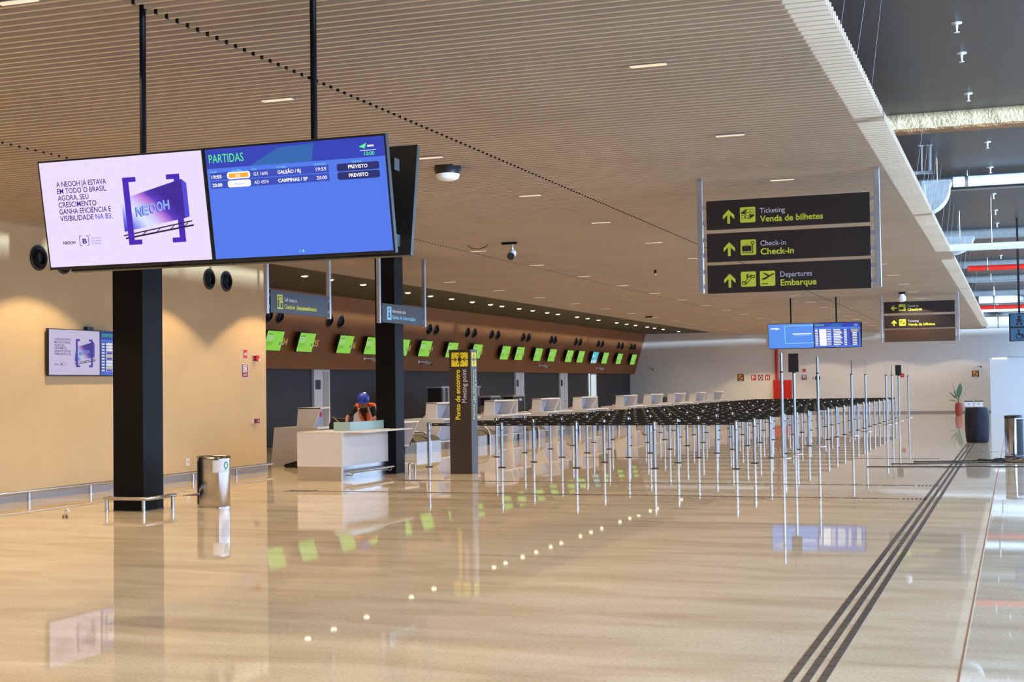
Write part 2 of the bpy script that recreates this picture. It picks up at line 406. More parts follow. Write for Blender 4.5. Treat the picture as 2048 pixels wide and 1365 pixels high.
# glazed front on the right: open bays between solid piers
mb = MB()
for y in (-12, -4, 4, 13, 22, 31, 42, 51, 60, 68): mb.box(XR, y, 0, XR + .2, y + .18, 5.8, M_WHITEWALL)
struct('wall_right', mb)
mb = MB(); mb.box(-22, YF, 0, XR + .3, YF + .3, 5.8, M_WHITEWALL); struct('wall_far', mb)
mb = MB(); mb.box(-21.8, 26.76, 0, -21.45, YF, 2.42, M_DARKWALL); struct('wall_counter', mb)
BK = 0.319  # lean of the brown wall, metres out per metre up
def bx(z): return -21.17 + (z - 2.40)*0.312
mb = MB()
mb.prism([(bx(2.4), 26.76, 2.4), (bx(4.76), 26.76, 4.76), (-21.8, 26.76, 4.76), (-21.8, 26.76, 2.4)], (0, YF - 26.76, 0), M_BROWN)
struct('wall_brown', mb)
# skirting
mb = MB(); mb.box(-15.28, -12, 0, -15.25, 26.76, 0.125, M_GRAN); struct('baseboard_left', mb)
mb = MB(); mb.box(-21.4, YF - .03, 0, XR, YF, 0.09, M_GRAN); struct('baseboard_far', mb)
mb = MB(); mb.box(-0.362, -12, 0, -0.35, 80, 0.002, M_JOINT); struct('trim_1', mb)
# doors in the charcoal wall
def back_door(n, y0, y1, lit=False, leaf=True):
    mb = MB(); mb.box(-21.46, y0, 0, -21.36, y1, 2.41, M_DOORLIT if lit else M_DOORW)  # the bright door glows by itself, its light put into the material
    o = struct('door_%d' % n, mb)
    if not lit:
        m2 = MB(); m2.box(-21.37, y0 + (y1-y0)*.56, 0.02, -21.345, y1 - .1, 2.33, M_DOORG if leaf else M_DOORW); m2.build('door_leaf', parent=o)
        m2 = MB(); m2.box(-21.36, y0 + .1, 1.75, -21.34, y0 + .32 + (.1 if leaf else 0), 2.06, M_DARKWALL); m2.build('door_plate', parent=o)
        m2 = MB(); yy = y0 + (y1-y0)*.52
        m2.cyl((-21.36, yy, 1.02), (-21.28, yy, 1.02), .015, M_STEEL, seg=8); m2.cyl((-21.28, yy, 1.02), (-21.28, yy - .14, 1.02), .013, M_STEEL, seg=8); m2.build('door_handle', parent=o)
    else:
        m2 = MB(); m2.box(-21.37, y0, 0, -21.33, y0 + .07, 2.41, M_DOORW); m2.box(-21.37, y1 - .07, 0, -21.33, y1, 2.41, M_DOORW); m2.box(-21.37, y0, 2.34, -21.33, y1, 2.41, M_DOORW); m2.build('door_frame', parent=o)
back_door(1, 40.49, 41.6)
back_door(2, 59.95, 61.1, leaf=False)
back_door(3, 66.55, 67.78, leaf=False)
back_door(4, 71.77, 72.9, lit=True)

# ------------------------------------------------------------------ ceiling lights and downlights
def spot(name, loc, watts, size, blend, rad, parent, col=LAMP_C):
    l = bpy.data.lights.new(name, 'SPOT'); l.energy = watts; l.spot_size = math.radians(size); l.spot_blend = blend
    l.shadow_soft_size = rad; l.color = col
    o = bpy.data.objects.new(name, l); COL.objects.link(o); o.parent = parent; o.location = loc
    return o
LX = (-2.9, -6.5, -10.13, -13.76)
LXN = ('nearest the open slat edge', 'second from the slat edge', 'third from the slat edge', 'nearest the tan wall')
proto = None
for j in range(24):
    y = 11.64 + 3.66*(j - 4)
    if y > 79: break
    for i, x in enumerate(LX):
        vis = y > 9 and not (i == 3 and y < 14)
        lab = ('small flush ceiling light, column %s, %s row from the camera' % (LXN[i], ORD[j-4])) if j >= 4 else 'flush ceiling light behind the viewer'
        grp = 'flush ceiling lights in the slats' if j >= 4 else 'flush ceiling lights behind the viewer'
        if proto is None:
            t = thing('ceiling_light', lab, 'ceiling light', (x, y, 4.49), grp)
            a = MB(); a.box(x-.17, y-.045, 4.492, x+.17, y+.045, 4.60, M_ALU); a.build('housing', t)
            a = MB(); a.box(x-.155, y-.032, 4.486, x+.155, y+.032, 4.4915, M_LED); a.build('diffuser', t)
            spot('ceiling_lamp', (0, 0, -.012), LAMP_W, 124, 0.14, 0.04, t)
            proto = t; wash = None
        else:
            r = dup(proto, (x, y, 4.49), lab, grp)
            if i == 3:                                      # the row along the wall has its own narrower, warmer lamps
                c = [q for q in r.children if q.type == 'LIGHT'][0]
                if wash is None:
                    wash = c.data.copy(); wash.spot_size = math.radians(110); wash.spot_blend = .22; wash.energy = LAMP_W*2.0; wash.color = (1.0, .77, .47)
                c.data = wash
DLY = [32.6, 34.07, 36.1, 37.9, 39.9, 41.7, 43.5, 45.4, 47.2, 48.4, 50.3, 51.9, 53.7, 55.1, 57.8, 59.4, 61.1, 64.2, 66.0, 67.7, 70.05, 71.6, 73.5, 77.2]
proto = None
for k, y in enumerate(DLY):
    lab = 'round bright downlight in the dark soffit, %s from the near end' % ORD[k]
    loc = (-17.75 if k > 3 else -17.45, y, 4.74)
    if proto is None:
        t = thing('downlight', lab, 'downlight', loc, 'downlights in the dark soffit')
        a = MB(); a.lathe(loc, [(.115, 0), (.115, -.02), (.09, -.02), (.085, -.006)], M_ALU, seg=18); a.build('trim_ring', t)
        a = MB(); a.lathe(loc, [(.084, -.012), (.07, -.034), (.03, -.042)], M_DOWN, seg=18); a.build('lens', t)
        spot('downlight_lamp', (0, 0, -.06), SOFFIT_W, 130, 0.6, 0.05, t)
        proto = t
    else: dup(proto, loc, lab)

# ------------------------------------------------------------------ square columns and their bumper rails
def column(label, x0, y0, x1, y1, z1):
    t = thing('square_column', label, 'column', ((x0+x1)/2, (y0+y1)/2, 0))
    a = MB(); a.box(x0, y0, 0.0, x1, y1, z1, M_BLACKCOL); a.build('shaft', t, bevel=0.006)
    a = MB(); a.box(x0-.004, y0-.004, 0, x1+.004, y1+.004, .012, M_BLACK); a.build('base_shoe', t)
column('black square column nearest the camera, below the big screens', -12.6, 17.55, -12.08, 18.07, 4.52)
column('black square column behind the information desk', -12.37, 26.14, -11.93, 26.57, 4.52)
def arc(cx, cy, r, a0, a1, z, n=5):
    return [(cx + r*math.cos(math.radians(a0 + (a1-a0)*k/n)), cy + r*math.sin(math.radians(a0 + (a1-a0)*k/n)), z) for k in range(n+1)]
def column_rail(label, x0, y0, x1, y1, h):
    """bent steel rail round the front and right side of a column"""
    t = thing('bumper_rail', label, 'rail', ((x0+x1)/2, y0, 0))
    pts = [(x0, y0 + .16, h)] + arc(x0 + .06, y0 + .06, .06, 180, 270, h) + arc(x1 - .06, y0 + .06, .06, -90, 0, h) + arc(x1 - .06, y1 - .06, .06, 0, 90, h) + [(x1 - .14, y1, h)]
    a = MB(); a.tube(pts, .03, M_STEEL, 10); a.build('rail', t)
    for px, py in ((x0 + .06, y0), (x1 - .06, y0 + .01), (x1, y1 - .1)):
        a = MB(); a.cyl((px, py, 0), (px, py, h - .02), .027, M_STEEL, seg=10); a.lathe((px, py, 0), [(.045, 0), (.045, .006)], M_STEEL, 12); a.build('post', t)
column_rail('steel bumper rail around the foot of the near black column', -12.69, 17.43, -11.94, 18.2, .19)
def column_hoop():
    t = thing('bumper_rail', 'short steel hoop rail right of the column behind the desk', 'rail', (-11.8, 26.65, 0))
    a = MB(); a.tube([(-11.8, 26.5, 0), (-11.8, 26.5, .15)] + [(-11.8, 26.55 - .05*math.cos(k*.5), .15 + .05*math.sin(k*.5)) for k in (1, 2, 3)] + [(-11.8, 26.73 + .05*math.sin(k*.5), .15 + .05*math.cos(k*.5)) for k in (0, 1, 2, 3)] + [(-11.8, 26.78, 0)], .024, M_STEEL, 10); a.build('rail', t)
    for y in (26.5, 26.78):
        a = MB(); a.lathe((-11.8, y, 0), [(.045, 0), (.045, .006)], M_STEEL, 12); a.build('foot', t)
column_hoop()

def wall_rail():
    t = thing('bumper_rail', 'long steel bumper rail along the foot of the tan wall', 'rail', (-15.12, 20, 0))
    a = MB(); a.tube([(-15.12, -11.5, .165), (-15.12, 10, .165), (-15.12, 26.72, .165)], .027, M_STEEL, 10); a.build('rail', t)
    y = 25.25
    while y > 4:
        a = MB(); a.cyl((-15.13, y, 0), (-15.13, y, .15), .03, M_STEEL, seg=10); a.lathe((-15.13, y, 0), [(.045, 0), (.045, .006)], M_STEEL, 12); a.build('post', t)
        y -= 1.61
wall_rail()

# ------------------------------------------------------------------ information screens
def em(n, r, g, b, k=1.0): return emit('screen_' + n, (r, g, b), k*1.2)
E_LIL = em('lilac', 236, 222, 255); E_INK = em('ink', 48, 26, 120); E_VIO = em('violet', 84, 74, 220); E_BLK = em('black_ink', 34, 24, 60)
E_PUR = em('bracket', 70, 36, 186); E_BLUE = em('blue', 82, 122, 236); E_NAVY = em('navy', 52, 66, 182); E_ROW = em('row', 58, 78, 186); E_DARKP = em('pill_dark', 40, 44, 110)
E_TEAL = em('teal', 50, 104, 178); E_WHT = em('white', 255, 255, 255, 1.1); E_GRN = em('green_text', 98, 250, 138); E_LGRN = em('head_text', 128, 236, 214)
E_ORG = em('orange', 250, 176, 50); E_PALE = em('pale_blue', 140, 190, 255); E_SKY = em('sky', 88, 146, 240); E_LINE = em('outline', 150, 218, 255)
E_LIME = em('lime', 142, 216, 76, .85); E_LIMEL = em('lime_pale', 160, 212, 138, .85); E_LIMED = em('lime_dark', 74, 140, 52); E_CYAN = em('cyan', 60, 190, 206); E_CYANP = em('cyan_pale', 170, 208, 222)
E_MAG = em('purple_pill', 98, 62, 206); E_YELP = em('yellow_pill', 232, 222, 150)

def draw_ad(p, W, H):
    """advert: text block left, bracketed billboard right; sizes are fractions of the screen"""
    X = lambda f: f*W
    Y = lambda f: (1-f)*H
    p.rect(0, 0, W, H, E_LIL, 0)
    rows = [('A NEOOH JÁ ESTAVA', .238, .315), ('EM TODO O BRASIL.', .303, .315), ('AGORA, SEU', .368, .195), ('CRESCIMENTO', .433, .24), ('GANHA EFICIÊNCIA E', .498, .325)]
    for t, y, wd in rows: p.text(t, X(.097), Y(y), H*.048, E_INK, W*wd, 2, .011)
    p.text('VISIBILIDADE', X(.097), Y(.563), H*.048, E_INK, W*.213, 2, .011)
    p.text('NA B3.', X(.322), Y(.563), H*.048, E_VIO, W*.105, 2, .011)
    p.text('NEOOH', X(.097), Y(.785), H*.026, E_BLK, W*.078, 2, .03)
    p.text('B', X(.222), Y(.787), H*.045, E_INK, W*.028, 2, .03)
    for a, b in ((.205, 1), (.261, -1)):
        p.line([(X(a + .012*b), Y(.715)), (X(a), Y(.715)), (X(a), Y(.805)), (X(a + .012*b), Y(.805))], H*.006, E_INK, 2)
    p.text('3', X(.268), Y(.718), H*.02, E_INK, None, 2)
    for k, t in enumerate(('MUITO MAIS', 'QUE A BOLSA', 'DO BRASIL')): p.text(t, X(.279), Y(.748 + .026*k), H*.013, E_VIO, W*.06, 2)
    # brackets
    def br(x0, y0, x1, y1, m, l): p.rect(X(x0), Y(y1), X(x1), Y(y0), m, l)
    br(.822, .195, .858, .825, E_PUR, 1); br(.778, .195, .8225, .24, E_PUR, 1.3); br(.778, .78, .8225, .825, E_PUR, 1.3)
    br(.513, .195, .55, .825, E_PUR, 4); br(.5495, .195, .595, .24, E_PUR, 4.3); br(.5495, .78, .595, .825, E_PUR, 4.3)
    # billboard
    fi = len(p.mb.f)
    p.poly([(X(.492), Y(.70)), (X(.868), Y(.605)), (X(.868), Y(.245)), (X(.492), Y(.395))], M_ADPIC, 2)
    p.mb.uv[fi] = [(0, 0), (1, 0), (1, 1), (0, 1)]
    p.poly([(X(.868), Y(.605)), (X(.895), Y(.595)), (X(.895), Y(.285)), (X(.868), Y(.245))], E_VIO, 2)
    for dx, dy, m, l in ((0, 0, E_MAG, 3), (.006, .006, E_PALE, 3.6)):
        for q, ch in enumerate('NEOOH'): p.text(ch, X(.572 + .042*q + dx), Y(.565 - .011*q - dy), H*.085, m, W*.036, l, .02)
    p.line([(X(.488), Y(.735)), (X(.905), Y(.635))], H*.012, E_BLK, 3)
    p.line([(X(.50), Y(.762)), (X(.91), Y(.675))], H*.016, E_BLK, 3)
    for k in range(5):
        f = .52 + .085*k; p.line([(X(f), Y(.752 - .018*k)), (X(f + .02), Y(.726 - .018*k))], H*.008, E_INK, 3.5)

def draw_header(p, W, H, title):
    p.rect(0, 0, W, H, E_BLUE, 0); p.rect(0, H*.825, W, H, E_NAVY, 1)
    p.poly([(W*.25, H*.825), (W*.42, H*.97), (W*.62, H*.98), (W*.6, H*.825)], E_TEAL, 2)
    p.text(title, W*.02, H*.875, H*.075, E_GRN, W*(.2 if len(title) < 9 else .24), 3)
    p.poly([(W*.865, H*.92), (W*.905, H*.95), (W*.895, H*.90)], E_GRN, 3); p.text('aena', W*.91, H*.915, H*.022, E_WHT, W*.035, 3, .03)
    p.line([(W*.87, H*.885), (W*.955, H*.885)], H*.004, E_WHT, 3)
    p.text('10:00', W*.89, H*.842, H*.03, E_GRN, W*.055, 3, .01)
    for t, x, wd in (('HORA', .02, .04), ('CIA AÉREA', .145, .06), ('VOO', .26, .028), ('DESTINO', .40, .055), ('ESTIMADO', .615, .065), ('STATUS', .82, .05)):
        p.text(t, W*x, H*.785, H*.017, E_LGRN, W*wd, 3)
def draw_departures_two(p, W, H):
    draw_header(p, W, H, 'PARTIDAS')
    rows = (('19:55', 'GOL', 'G3 1695', 'GALEÃO / RJ', .13, '19:55', .74), ('20:00', 'Azul', 'AD 4374', 'CAMPINAS / SP', .165, '20:00', .665))
    for hr, co, fl, de, dw, es, y in rows:
        p.rect(W*.015, H*(y-.022), W*.69, H*(y+.045), E_ROW, 1); p.rrect(W*.735, H*(y-.022), W*.965, H*(y+.045), H*.02, E_DARKP, 2)
        p.text(hr, W*.025, H*(y-.006), H*.03, E_WHT, W*.058, 3, .02)
        p.rrect(W*.115, H*(y-.02), W*.248, H*(y+.042), H*.022, E_WHT, 2)
        if co == 'GOL':
            p.rect(W*.125, H*(y-.01), W*.238, H*(y+.03), E_ORG, 3); p.text('GOL', W*.18, H*(y-.002), H*.022, E_WHT, W*.03, 4, .02, 'C')
        else: p.text('Azul', W*.18, H*(y-.002), H*.026, E_PALE, W*.055, 4, 0, 'C')
        p.text(fl, W*.268, H*(y-.004), H*.028, E_WHT, W*.082, 3)
        p.text(de, W*.405, H*(y-.004), H*.03, E_WHT, W*dw, 3, .02)
        p.text(es, W*.62, H*(y-.004), H*.03, E_WHT, W*.057, 3, .005)
        p.text('PREVISTO', W*.85, H*(y-.002), H*.03, E_WHT, W*.105, 3, .02, 'C')
    p.disc(W*.49, H*.035, H*.011, E_PALE, 1); p.disc(W*.49, H*.035, H*.008, E_BLUE, 2); p.disc(W*.507, H*.035, H*.011, E_GRN, 1)
def draw_departures_full(p, W, H, english=False):
    draw_header(p, W, H, 'DEPARTURES' if english else 'PARTIDAS')
    for k in range(10):
        y = .71 - .068*k
        p.rect(W*.01, H*(y-.02), W*.97, H*(y+.035), E_ROW, 1)
        p.rect(W*.02, H*(y-.012), W*.08, H*(y+.022), E_WHT, 2)
        if english:
            c = {3: E_MAG, 4: E_YELP, 5: E_MAG, 8: E_YELP, 9: E_MAG}.get(k, E_WHT)
            p.rrect(W*.11, H*(y-.022), W*.25, H*(y+.034), H*.02, E_WHT, 2); p.rrect(W*.12, H*(y-.016), W*.24, H*(y+.028), H*.018, c, 3)
        else: p.rect(W*.11, H*(y-.024), W*.265, H*(y+.036), E_WHT, 2)
        p.rect(W*.28, H*(y-.01), W*.37, H*(y+.018), E_WHT, 2)
        p.rect(W*.42, H*(y-.012), W*(.57 + .04*((k*7) % 3)/2), H*(y+.024), E_WHT, 2)
        p.rect(W*.65, H*(y-.012), W*.71, H*(y+.022), E_WHT, 2)
        p.rrect(W*.78, H*(y-.02), W*.97, H*(y+.035), H*.01, E_DARKP, 2)
        p.rect(W*(.80 if k < 2 else .83), H*(y-.01), W*(.96 if k < 2 else .93), H*(y+.022), E_YELP if k < 2 else E_WHT, 3)
    p.rect(W*.48, H*.03, W*.51, H*.045, E_WHT, 1)
def draw_amigo(p, W, H):
    p.rect(0, 0, W, H, E_SKY, 0)
    p.text('amigo', W*.06, H*.79, H*.07, E_WHT, W*.19, 2, .04)
    p.line([(W, H*.92), (W*.37, H*.92), (W*.37, H*.2), (W, H*.2)], H*.025, E_LINE, 2)
    p.rect(W*.54, H*.56, W*.96, H*.6, E_WHT, 2); p.rect(W*.58, H*.515, W*.92, H*.535, E_LINE, 2)

def tv(root, pname, o, u, v, n, W, H, draw, thick=.045, label=None):
    """one monitor: casing, lit screen; o is the lower-left casing corner on the screen side"""
    o, u, v, n = map(Vector, (o, u, v, n))
    a = MB(); a.obox(o - n*thick, u*W, v*H, n*(thick - .002), M_BLACK)
    c = a.build(pname, root, bevel=.003)
    if label: c['label'] = label
    bz = .014
    b = MB(); p = Panel(b, o + u*bz + v*(bz + .006), u, v, n); draw(p, W - 2*bz, H - 2*bz - .006)
    s = b.build('screen', root, parent=c)
    return c
def hung_screens(label, xl, xr, ytop, ybot, ztop, zbot, poles, depth, draws, dark_back=True):
    """two monitors side by side leaning forward, two more back to back behind, on two ceiling poles"""
    t = thing('hanging_screen_unit', label, 'screens', ((xl+xr)/2, (ytop+ybot)/2 + depth/2, zbot))
    W = (xr - xl)/2; o = Vector((xl, ybot, zbot)); up = Vector((0, ytop-ybot, ztop-zbot)); H = up.length; v = up.normalized(); u = Vector((1,0,0)); n = u.cross(v)
    tv(t, 'monitor', o, u, v, n, W - .003, H, draws[0], label='lit monitor on the left of the pair')
    tv(t, 'monitor', o + u*W, u, v, n, W - .003, H, draws[1], label='lit blue flight board on the right of the pair')
    # rear pair, seen from behind
    v2 = Vector((0, -v.y, v.z)); n2 = Vector((0, -n.y, n.z))
    ob = Vector((xr, ybot + depth, zbot))
    tv(t, 'monitor', ob, -u, v2, n2, W - .003, H, draws[0], label='monitor facing away, dark back shown')
    tv(t, 'monitor', ob - u*W, -u, v2, n2, W - .003, H, draws[1], label='monitor facing away, dark back shown')
    yc = ybot + depth/2
    a = MB(); a.box(xl + .05, yc - .04, zbot + .06, xr - .05, yc + .04, zbot + .14, M_BLACK); a.box(xl + .05, yc - .04, ztop - .2, xr - .05, yc + .04, ztop - .12, M_BLACK); a.build('mount_bar', t)
    for px in poles:
        a = MB(); a.cyl((px, yc, zbot + .1), (px, yc, 4.62), .023, M_BLACKCOL, seg=14); a.build('pole', t)
        a = MB(); a.box(px - .07, yc - .012, 4.50, px + .07, yc + .012, 4.56, M_BLADE); a.build('ceiling_clamp', t)
    return t
hung_screens('large pair of lit screens hanging nearest the camera: lilac advert and blue flight board', -6.535, -3.80, 8.22, 8.36, 3.405, 2.637, (-5.835, -4.465), .28, (draw_ad, draw_departures_two))
hung_screens('small far pair of hanging screens, sky blue advert beside full flight list', -7.54, -4.60, 45.62, 45.78, 3.665, 2.856, (-6.83, -5.38), .28, (draw_amigo, draw_departures_full))
def dimmed(o, k):
    for c in [o] + list(o.children_recursive):
        if c.type != 'MESH' or c.name.split('.')[0] != 'screen': continue
        for i, m in enumerate(c.data.materials):
            nm = m.name + '_dim'
            if nm not in _mats:
                q = m.copy(); q.name = nm; q.node_tree.nodes['Principled BSDF'].inputs['Emission Strength'].default_value *= k; _mats[nm] = q
            c.data.materials[i] = _mats[nm]
def wall_screens():
    t = thing('wall_screen_pair', 'pair of lit screens on the tan wall, partly behind the near black column', 'screens', (-15.24, 20.8, 2.04))
    u = Vector((0,1,0)); v = Vector((0,0,1)); n = Vector((1,0,0))
    tv(t, 'monitor', (-15.19, 19.39, 2.04), u, v, n, 1.40, .80, draw_ad, label='lilac advert monitor')
    tv(t, 'monitor', (-15.19, 20.795, 2.04), u, v, n, 1.40, .80, lambda p, W, H: draw_departures_full(p, W, H, True), label='blue departures monitor')
    a = MB(); a.box(-15.29, 19.7, 2.2, -15.235, 21.8, 2.64, M_BLACK); a.build('wall_bracket', t)
    a = MB(); a.box(-15.29, 20.45, 2.84, -15.2, 20.62, 2.90, M_BLACK); a.build('camera_box', t)
    dimmed(t, .62)
wall_screens()

# ------------------------------------------------------------------ hanging direction signs
def overhead(label, o, u, n, boards, W=2.13, post_bottom=None, group=None, zc=4.53, dark=M_SIGN, textmats=(M_SWHT, M_SYEL)):
    """boards: list of (z0, z1, draw, material); o is the left end on the ground plan"""
    o, u, n = map(Vector, (o, u, n)); zb = min(b[0] for b in boards); pz = post_bottom if post_bottom else zb
    t = thing('hanging_sign', label, 'sign', tuple(o + u*W/2 + Vector((0,0,zb))), group)
    for k, sx in enumerate((-.125, W + .055)):
        a = MB(); a.obox(o + u*sx - n*.035 + Vector((0,0,pz)), u*.07, Vector((0,0,zc - pz)), n*.07, M_ALU); a.build('post', t, bevel=.004)
    for z0, z1, draw, m in boards:
        a = MB(); a.obox(o - n*.03 + Vector((0,0,z0)), u*W, Vector((0,0,z1-z0)), n*.06, m); b = a.build('board', t)
        for zz in (z0 + .07, z1 - .11):
            for sx in (-.06, W - .001):
                c = MB(); c.obox(o + u*sx - n*.015 + Vector((0,0,zz)), u*.061, Vector((0,0,.055)), n*.03, M_ALU); c.build('bracket', t)
        if draw:
            c = MB(); p = Panel(c, o + n*.0315 + Vector((0,0,z0)), u, Vector((0,0,1)), n); draw(p); c.build('lettering', t, parent=b)
    return t
def d_ticket(p):
    arrow(p, .30, .165, .185, M_SYEL); icon_ticket(p, .452, .075, .205, M_SYEL, M_SIGN)
    p.text('Ticketing', .716, .19, .068, M_SWHT, .33); p.text('Venda de bilhetes', .716, .075, .078, M_SYEL, .82, bold=.022)
def d_checkin(p, left=False):
    arrow(p, .30, .165, .185, M_SYEL, math.pi/2 if left else 0); icon_bag(p, .452, .075, .205, M_SYEL, M_SIGN)
    p.text('Check-in', .716, .19, .068, M_SWHT, .33); p.text('Check-in', .716, .075, .078, M_SYEL, .435, bold=.022)
def d_depart(p):
    arrow(p, .30, .165, .185, M_SYEL); icon_escalator(p, .448, .075, .2, M_SYEL, M_SIGN); icon_plane(p, .70, .075, .2, M_SYEL, M_SIGN)
    p.text('Departures', .97, .19, .068, M_SWHT, .41); p.text('Embarque', .97, .075, .078, M_SYEL, .465, bold=.022)
overhead('large dark sign of three boards: Ticketing, Check-in and Departures, hanging right of centre', (-3.84, 18.5, 0), (1,0,0), (0,-1,0),
         [(3.808, 4.195, d_ticket, M_SIGN), (3.375, 3.757, d_checkin, M_SIGN), (2.955, 3.332, d_depart, M_SIGN)], post_bottom=2.965)
overhead('farther dark three-board sign with left Check-in arrow and one blank brown board', (-3.84, 45.4, 0), (1,0,0), (0,-1,0),
         [(3.88, 4.245, lambda p: d_checkin(p, True), M_SIGN), (3.41, 3.81, d_ticket, M_SIGN), (2.985, 3.365, None, M_SIGNB)], post_bottom=2.98)
def d_self(p):
    x, y, s = .21, .07, .25
    p.rrect(x, y, x+.21, y+s, .02, M_SYEL, 2)
    p.disc(x+.05, y+.2, .022, M_SIGNG, 3); p.rect(x+.02, y+.02, x+.08, y+.16, M_SIGNG, 3); p.rect(x+.12, y+.02, x+.19, y+.11, M_SIGNG, 3); p.rrect(x+.1, y+.15, x+.19, y+.22, .01, M_SIGNG, 3); p.rect(x+.11, y+.16, x+.18, y+.21, M_SYEL, 4)
    p.text('Self check-in', .48, .21, .068, M_SWHT, .44); p.text('Check-in | Autoatendimento', .48, .085, .075, M_SYEL, 1.19, bold=.01)
def d_info(p):
    p.rrect(.22, .06, .43, .33, .02, M_SBLU, 2); p.rect(.295, .11, .355, .22, M_SIGNG, 3); p.disc(.325, .27, .03, M_SIGNG, 3); p.rect(.27, .11, .38, .13, M_SIGNG, 3)
    p.text('Information desk', .48, .21, .068, M_SWHT, .66); p.text('Balcão de informações', .48, .085, .075, M_SBLU, 1.14, bold=.01)
overhead('grey Self check-in sign hanging left of the information desk sign', (-12.0, 21.14, 0), (0,1,0), (1,0,0), [(3.085, 3.472, d_self, M_SIGNG)], post_bottom=3.06)
overhead('grey Information desk sign with blue letters, hanging beside the second black column', (-11.85, 25.31, 0), (0,1,0), (1,0,0), [(3.07, 3.455, d_info, M_SIGNG)], W=2.08, post_bottom=3.05)
def blue_sign():
    t = thing('hanging_sign', 'dark sign with blue baby and wheelchair squares at the right edge', 'sign', (.6, 36, 2.67))
    a = MB(); a.box(-.115, 35.96, 2.675, 1.6, 36.02, 3.352, M_BLACK); b = a.build('board', t)
    c = MB(); p = Panel(c, (-.115, 35.958, 2.675), (1,0,0), (0,0,1), (0,-1,0))
    for k in range(2):
        for x, y in ((.035 + .46*k, .36), (.035 + .46*k, .02)): p.rrect(x, y, x + .40, y + .30, .02, M_SBLU2, 2)
    x, y = .235, .36
    p.disc(x, y + .225, .04, M_BLACK, 3); p.poly([(x-.09, y+.13), (x-.04, y+.18), (x+.04, y+.18), (x+.09, y+.13), (x+.04, y+.15), (x+.05, y+.1), (x-.05, y+.1), (x-.04, y+.15)], M_BLACK, 3)
    p.disc(x-.045, y+.06, .03, M_BLACK, 3); p.disc(x+.045, y+.06, .03, M_BLACK, 3)
    y = .02
    p.disc(x-.02, y+.25, .022, M_BLACK, 3); p.line([(x-.02, y+.22), (x-.01, y+.14), (x+.07, y+.14), (x+.1, y+.06)], .03, M_BLACK, 3)
    p.disc(x-.01, y+.1, .075, M_BLACK, 2.5); p.disc(x-.01, y+.1, .055, M_SBLU2, 2.8)
    c.build('lettering', t, parent=b)
    for px in (.1, 1.4):
        a = MB(); a.box(px, 35.97, 3.35, px + .05, 36.01, 5.66, M_BLACK); a.build('post', t)
blue_sign()

# ------------------------------------------------------------------ meeting point totem
def totem():
    x0, x1, y0, y1, h = -10.83, -10.355, 26.36, 26.70, 2.52
    t = thing('meeting_point_totem', 'tall brown meeting point pillar with yellow arrows sign, left of the queue posts', 'totem', ((x0+x1)/2, (y0+y1)/2, 0))
    a = MB(); a.box(x0, y0, 0, x1, y1, h, M_TOTEM); b = a.build('pillar', t, bevel=.005)
    def face(o, u, n, W, nm):
        c = MB(); p = Panel(c, o, u, (0,0,1), n)
        s0 = .054/.475*W; sw = .36/.475*W; zz = 2.175; sh = .285; cx = s0 + sw/2; cy = zz + sh/2
        p.rrect(s0, zz, s0 + sw, zz + sh, .02, M_TYEL, 1)
        k = sw/.36
        p.disc(cx, cy, .045*k, M_TOTEM, 2, ry=.045)
        for ang in (0, 90, 180, 270):
            ca, sa = math.cos(math.radians(ang)), math.sin(math.radians(ang))
            T = lambda a_, b_: (cx + (a_*ca - b_*sa)*k*1.0, cy + (a_*sa + b_*ca)*(.142/.18))
            p.line([T(.18, 0), T(.075, 0)], .016, M_TOTEM, 2)
            p.line([T(.115, .045), T(.068, 0), T(.115, -.045)], .016, M_TOTEM, 2.5)
        q = Panel(c, Vector(o) + Vector(u)*W, (0,0,1), tuple(-Vector(u)), n)
        q.text('Ponto de encontro', 1.10, W - .235/.475*W, .1*W/.475, M_TYEL, 1.01, 2, .02)
        q.text('Meeting point', 1.44, W - .375/.475*W, .1*W/.475, M_SWHT, .68, 2, .005)
        c.build('lettering', t, parent=b)
    face((x0, y0 - .001, 0), (1,0,0), (0,-1,0), x1 - x0, 'front')
    face((x1 + .001, y0, 0), (0,1,0), (1,0,0), y1 - y0, 'side')
totem()

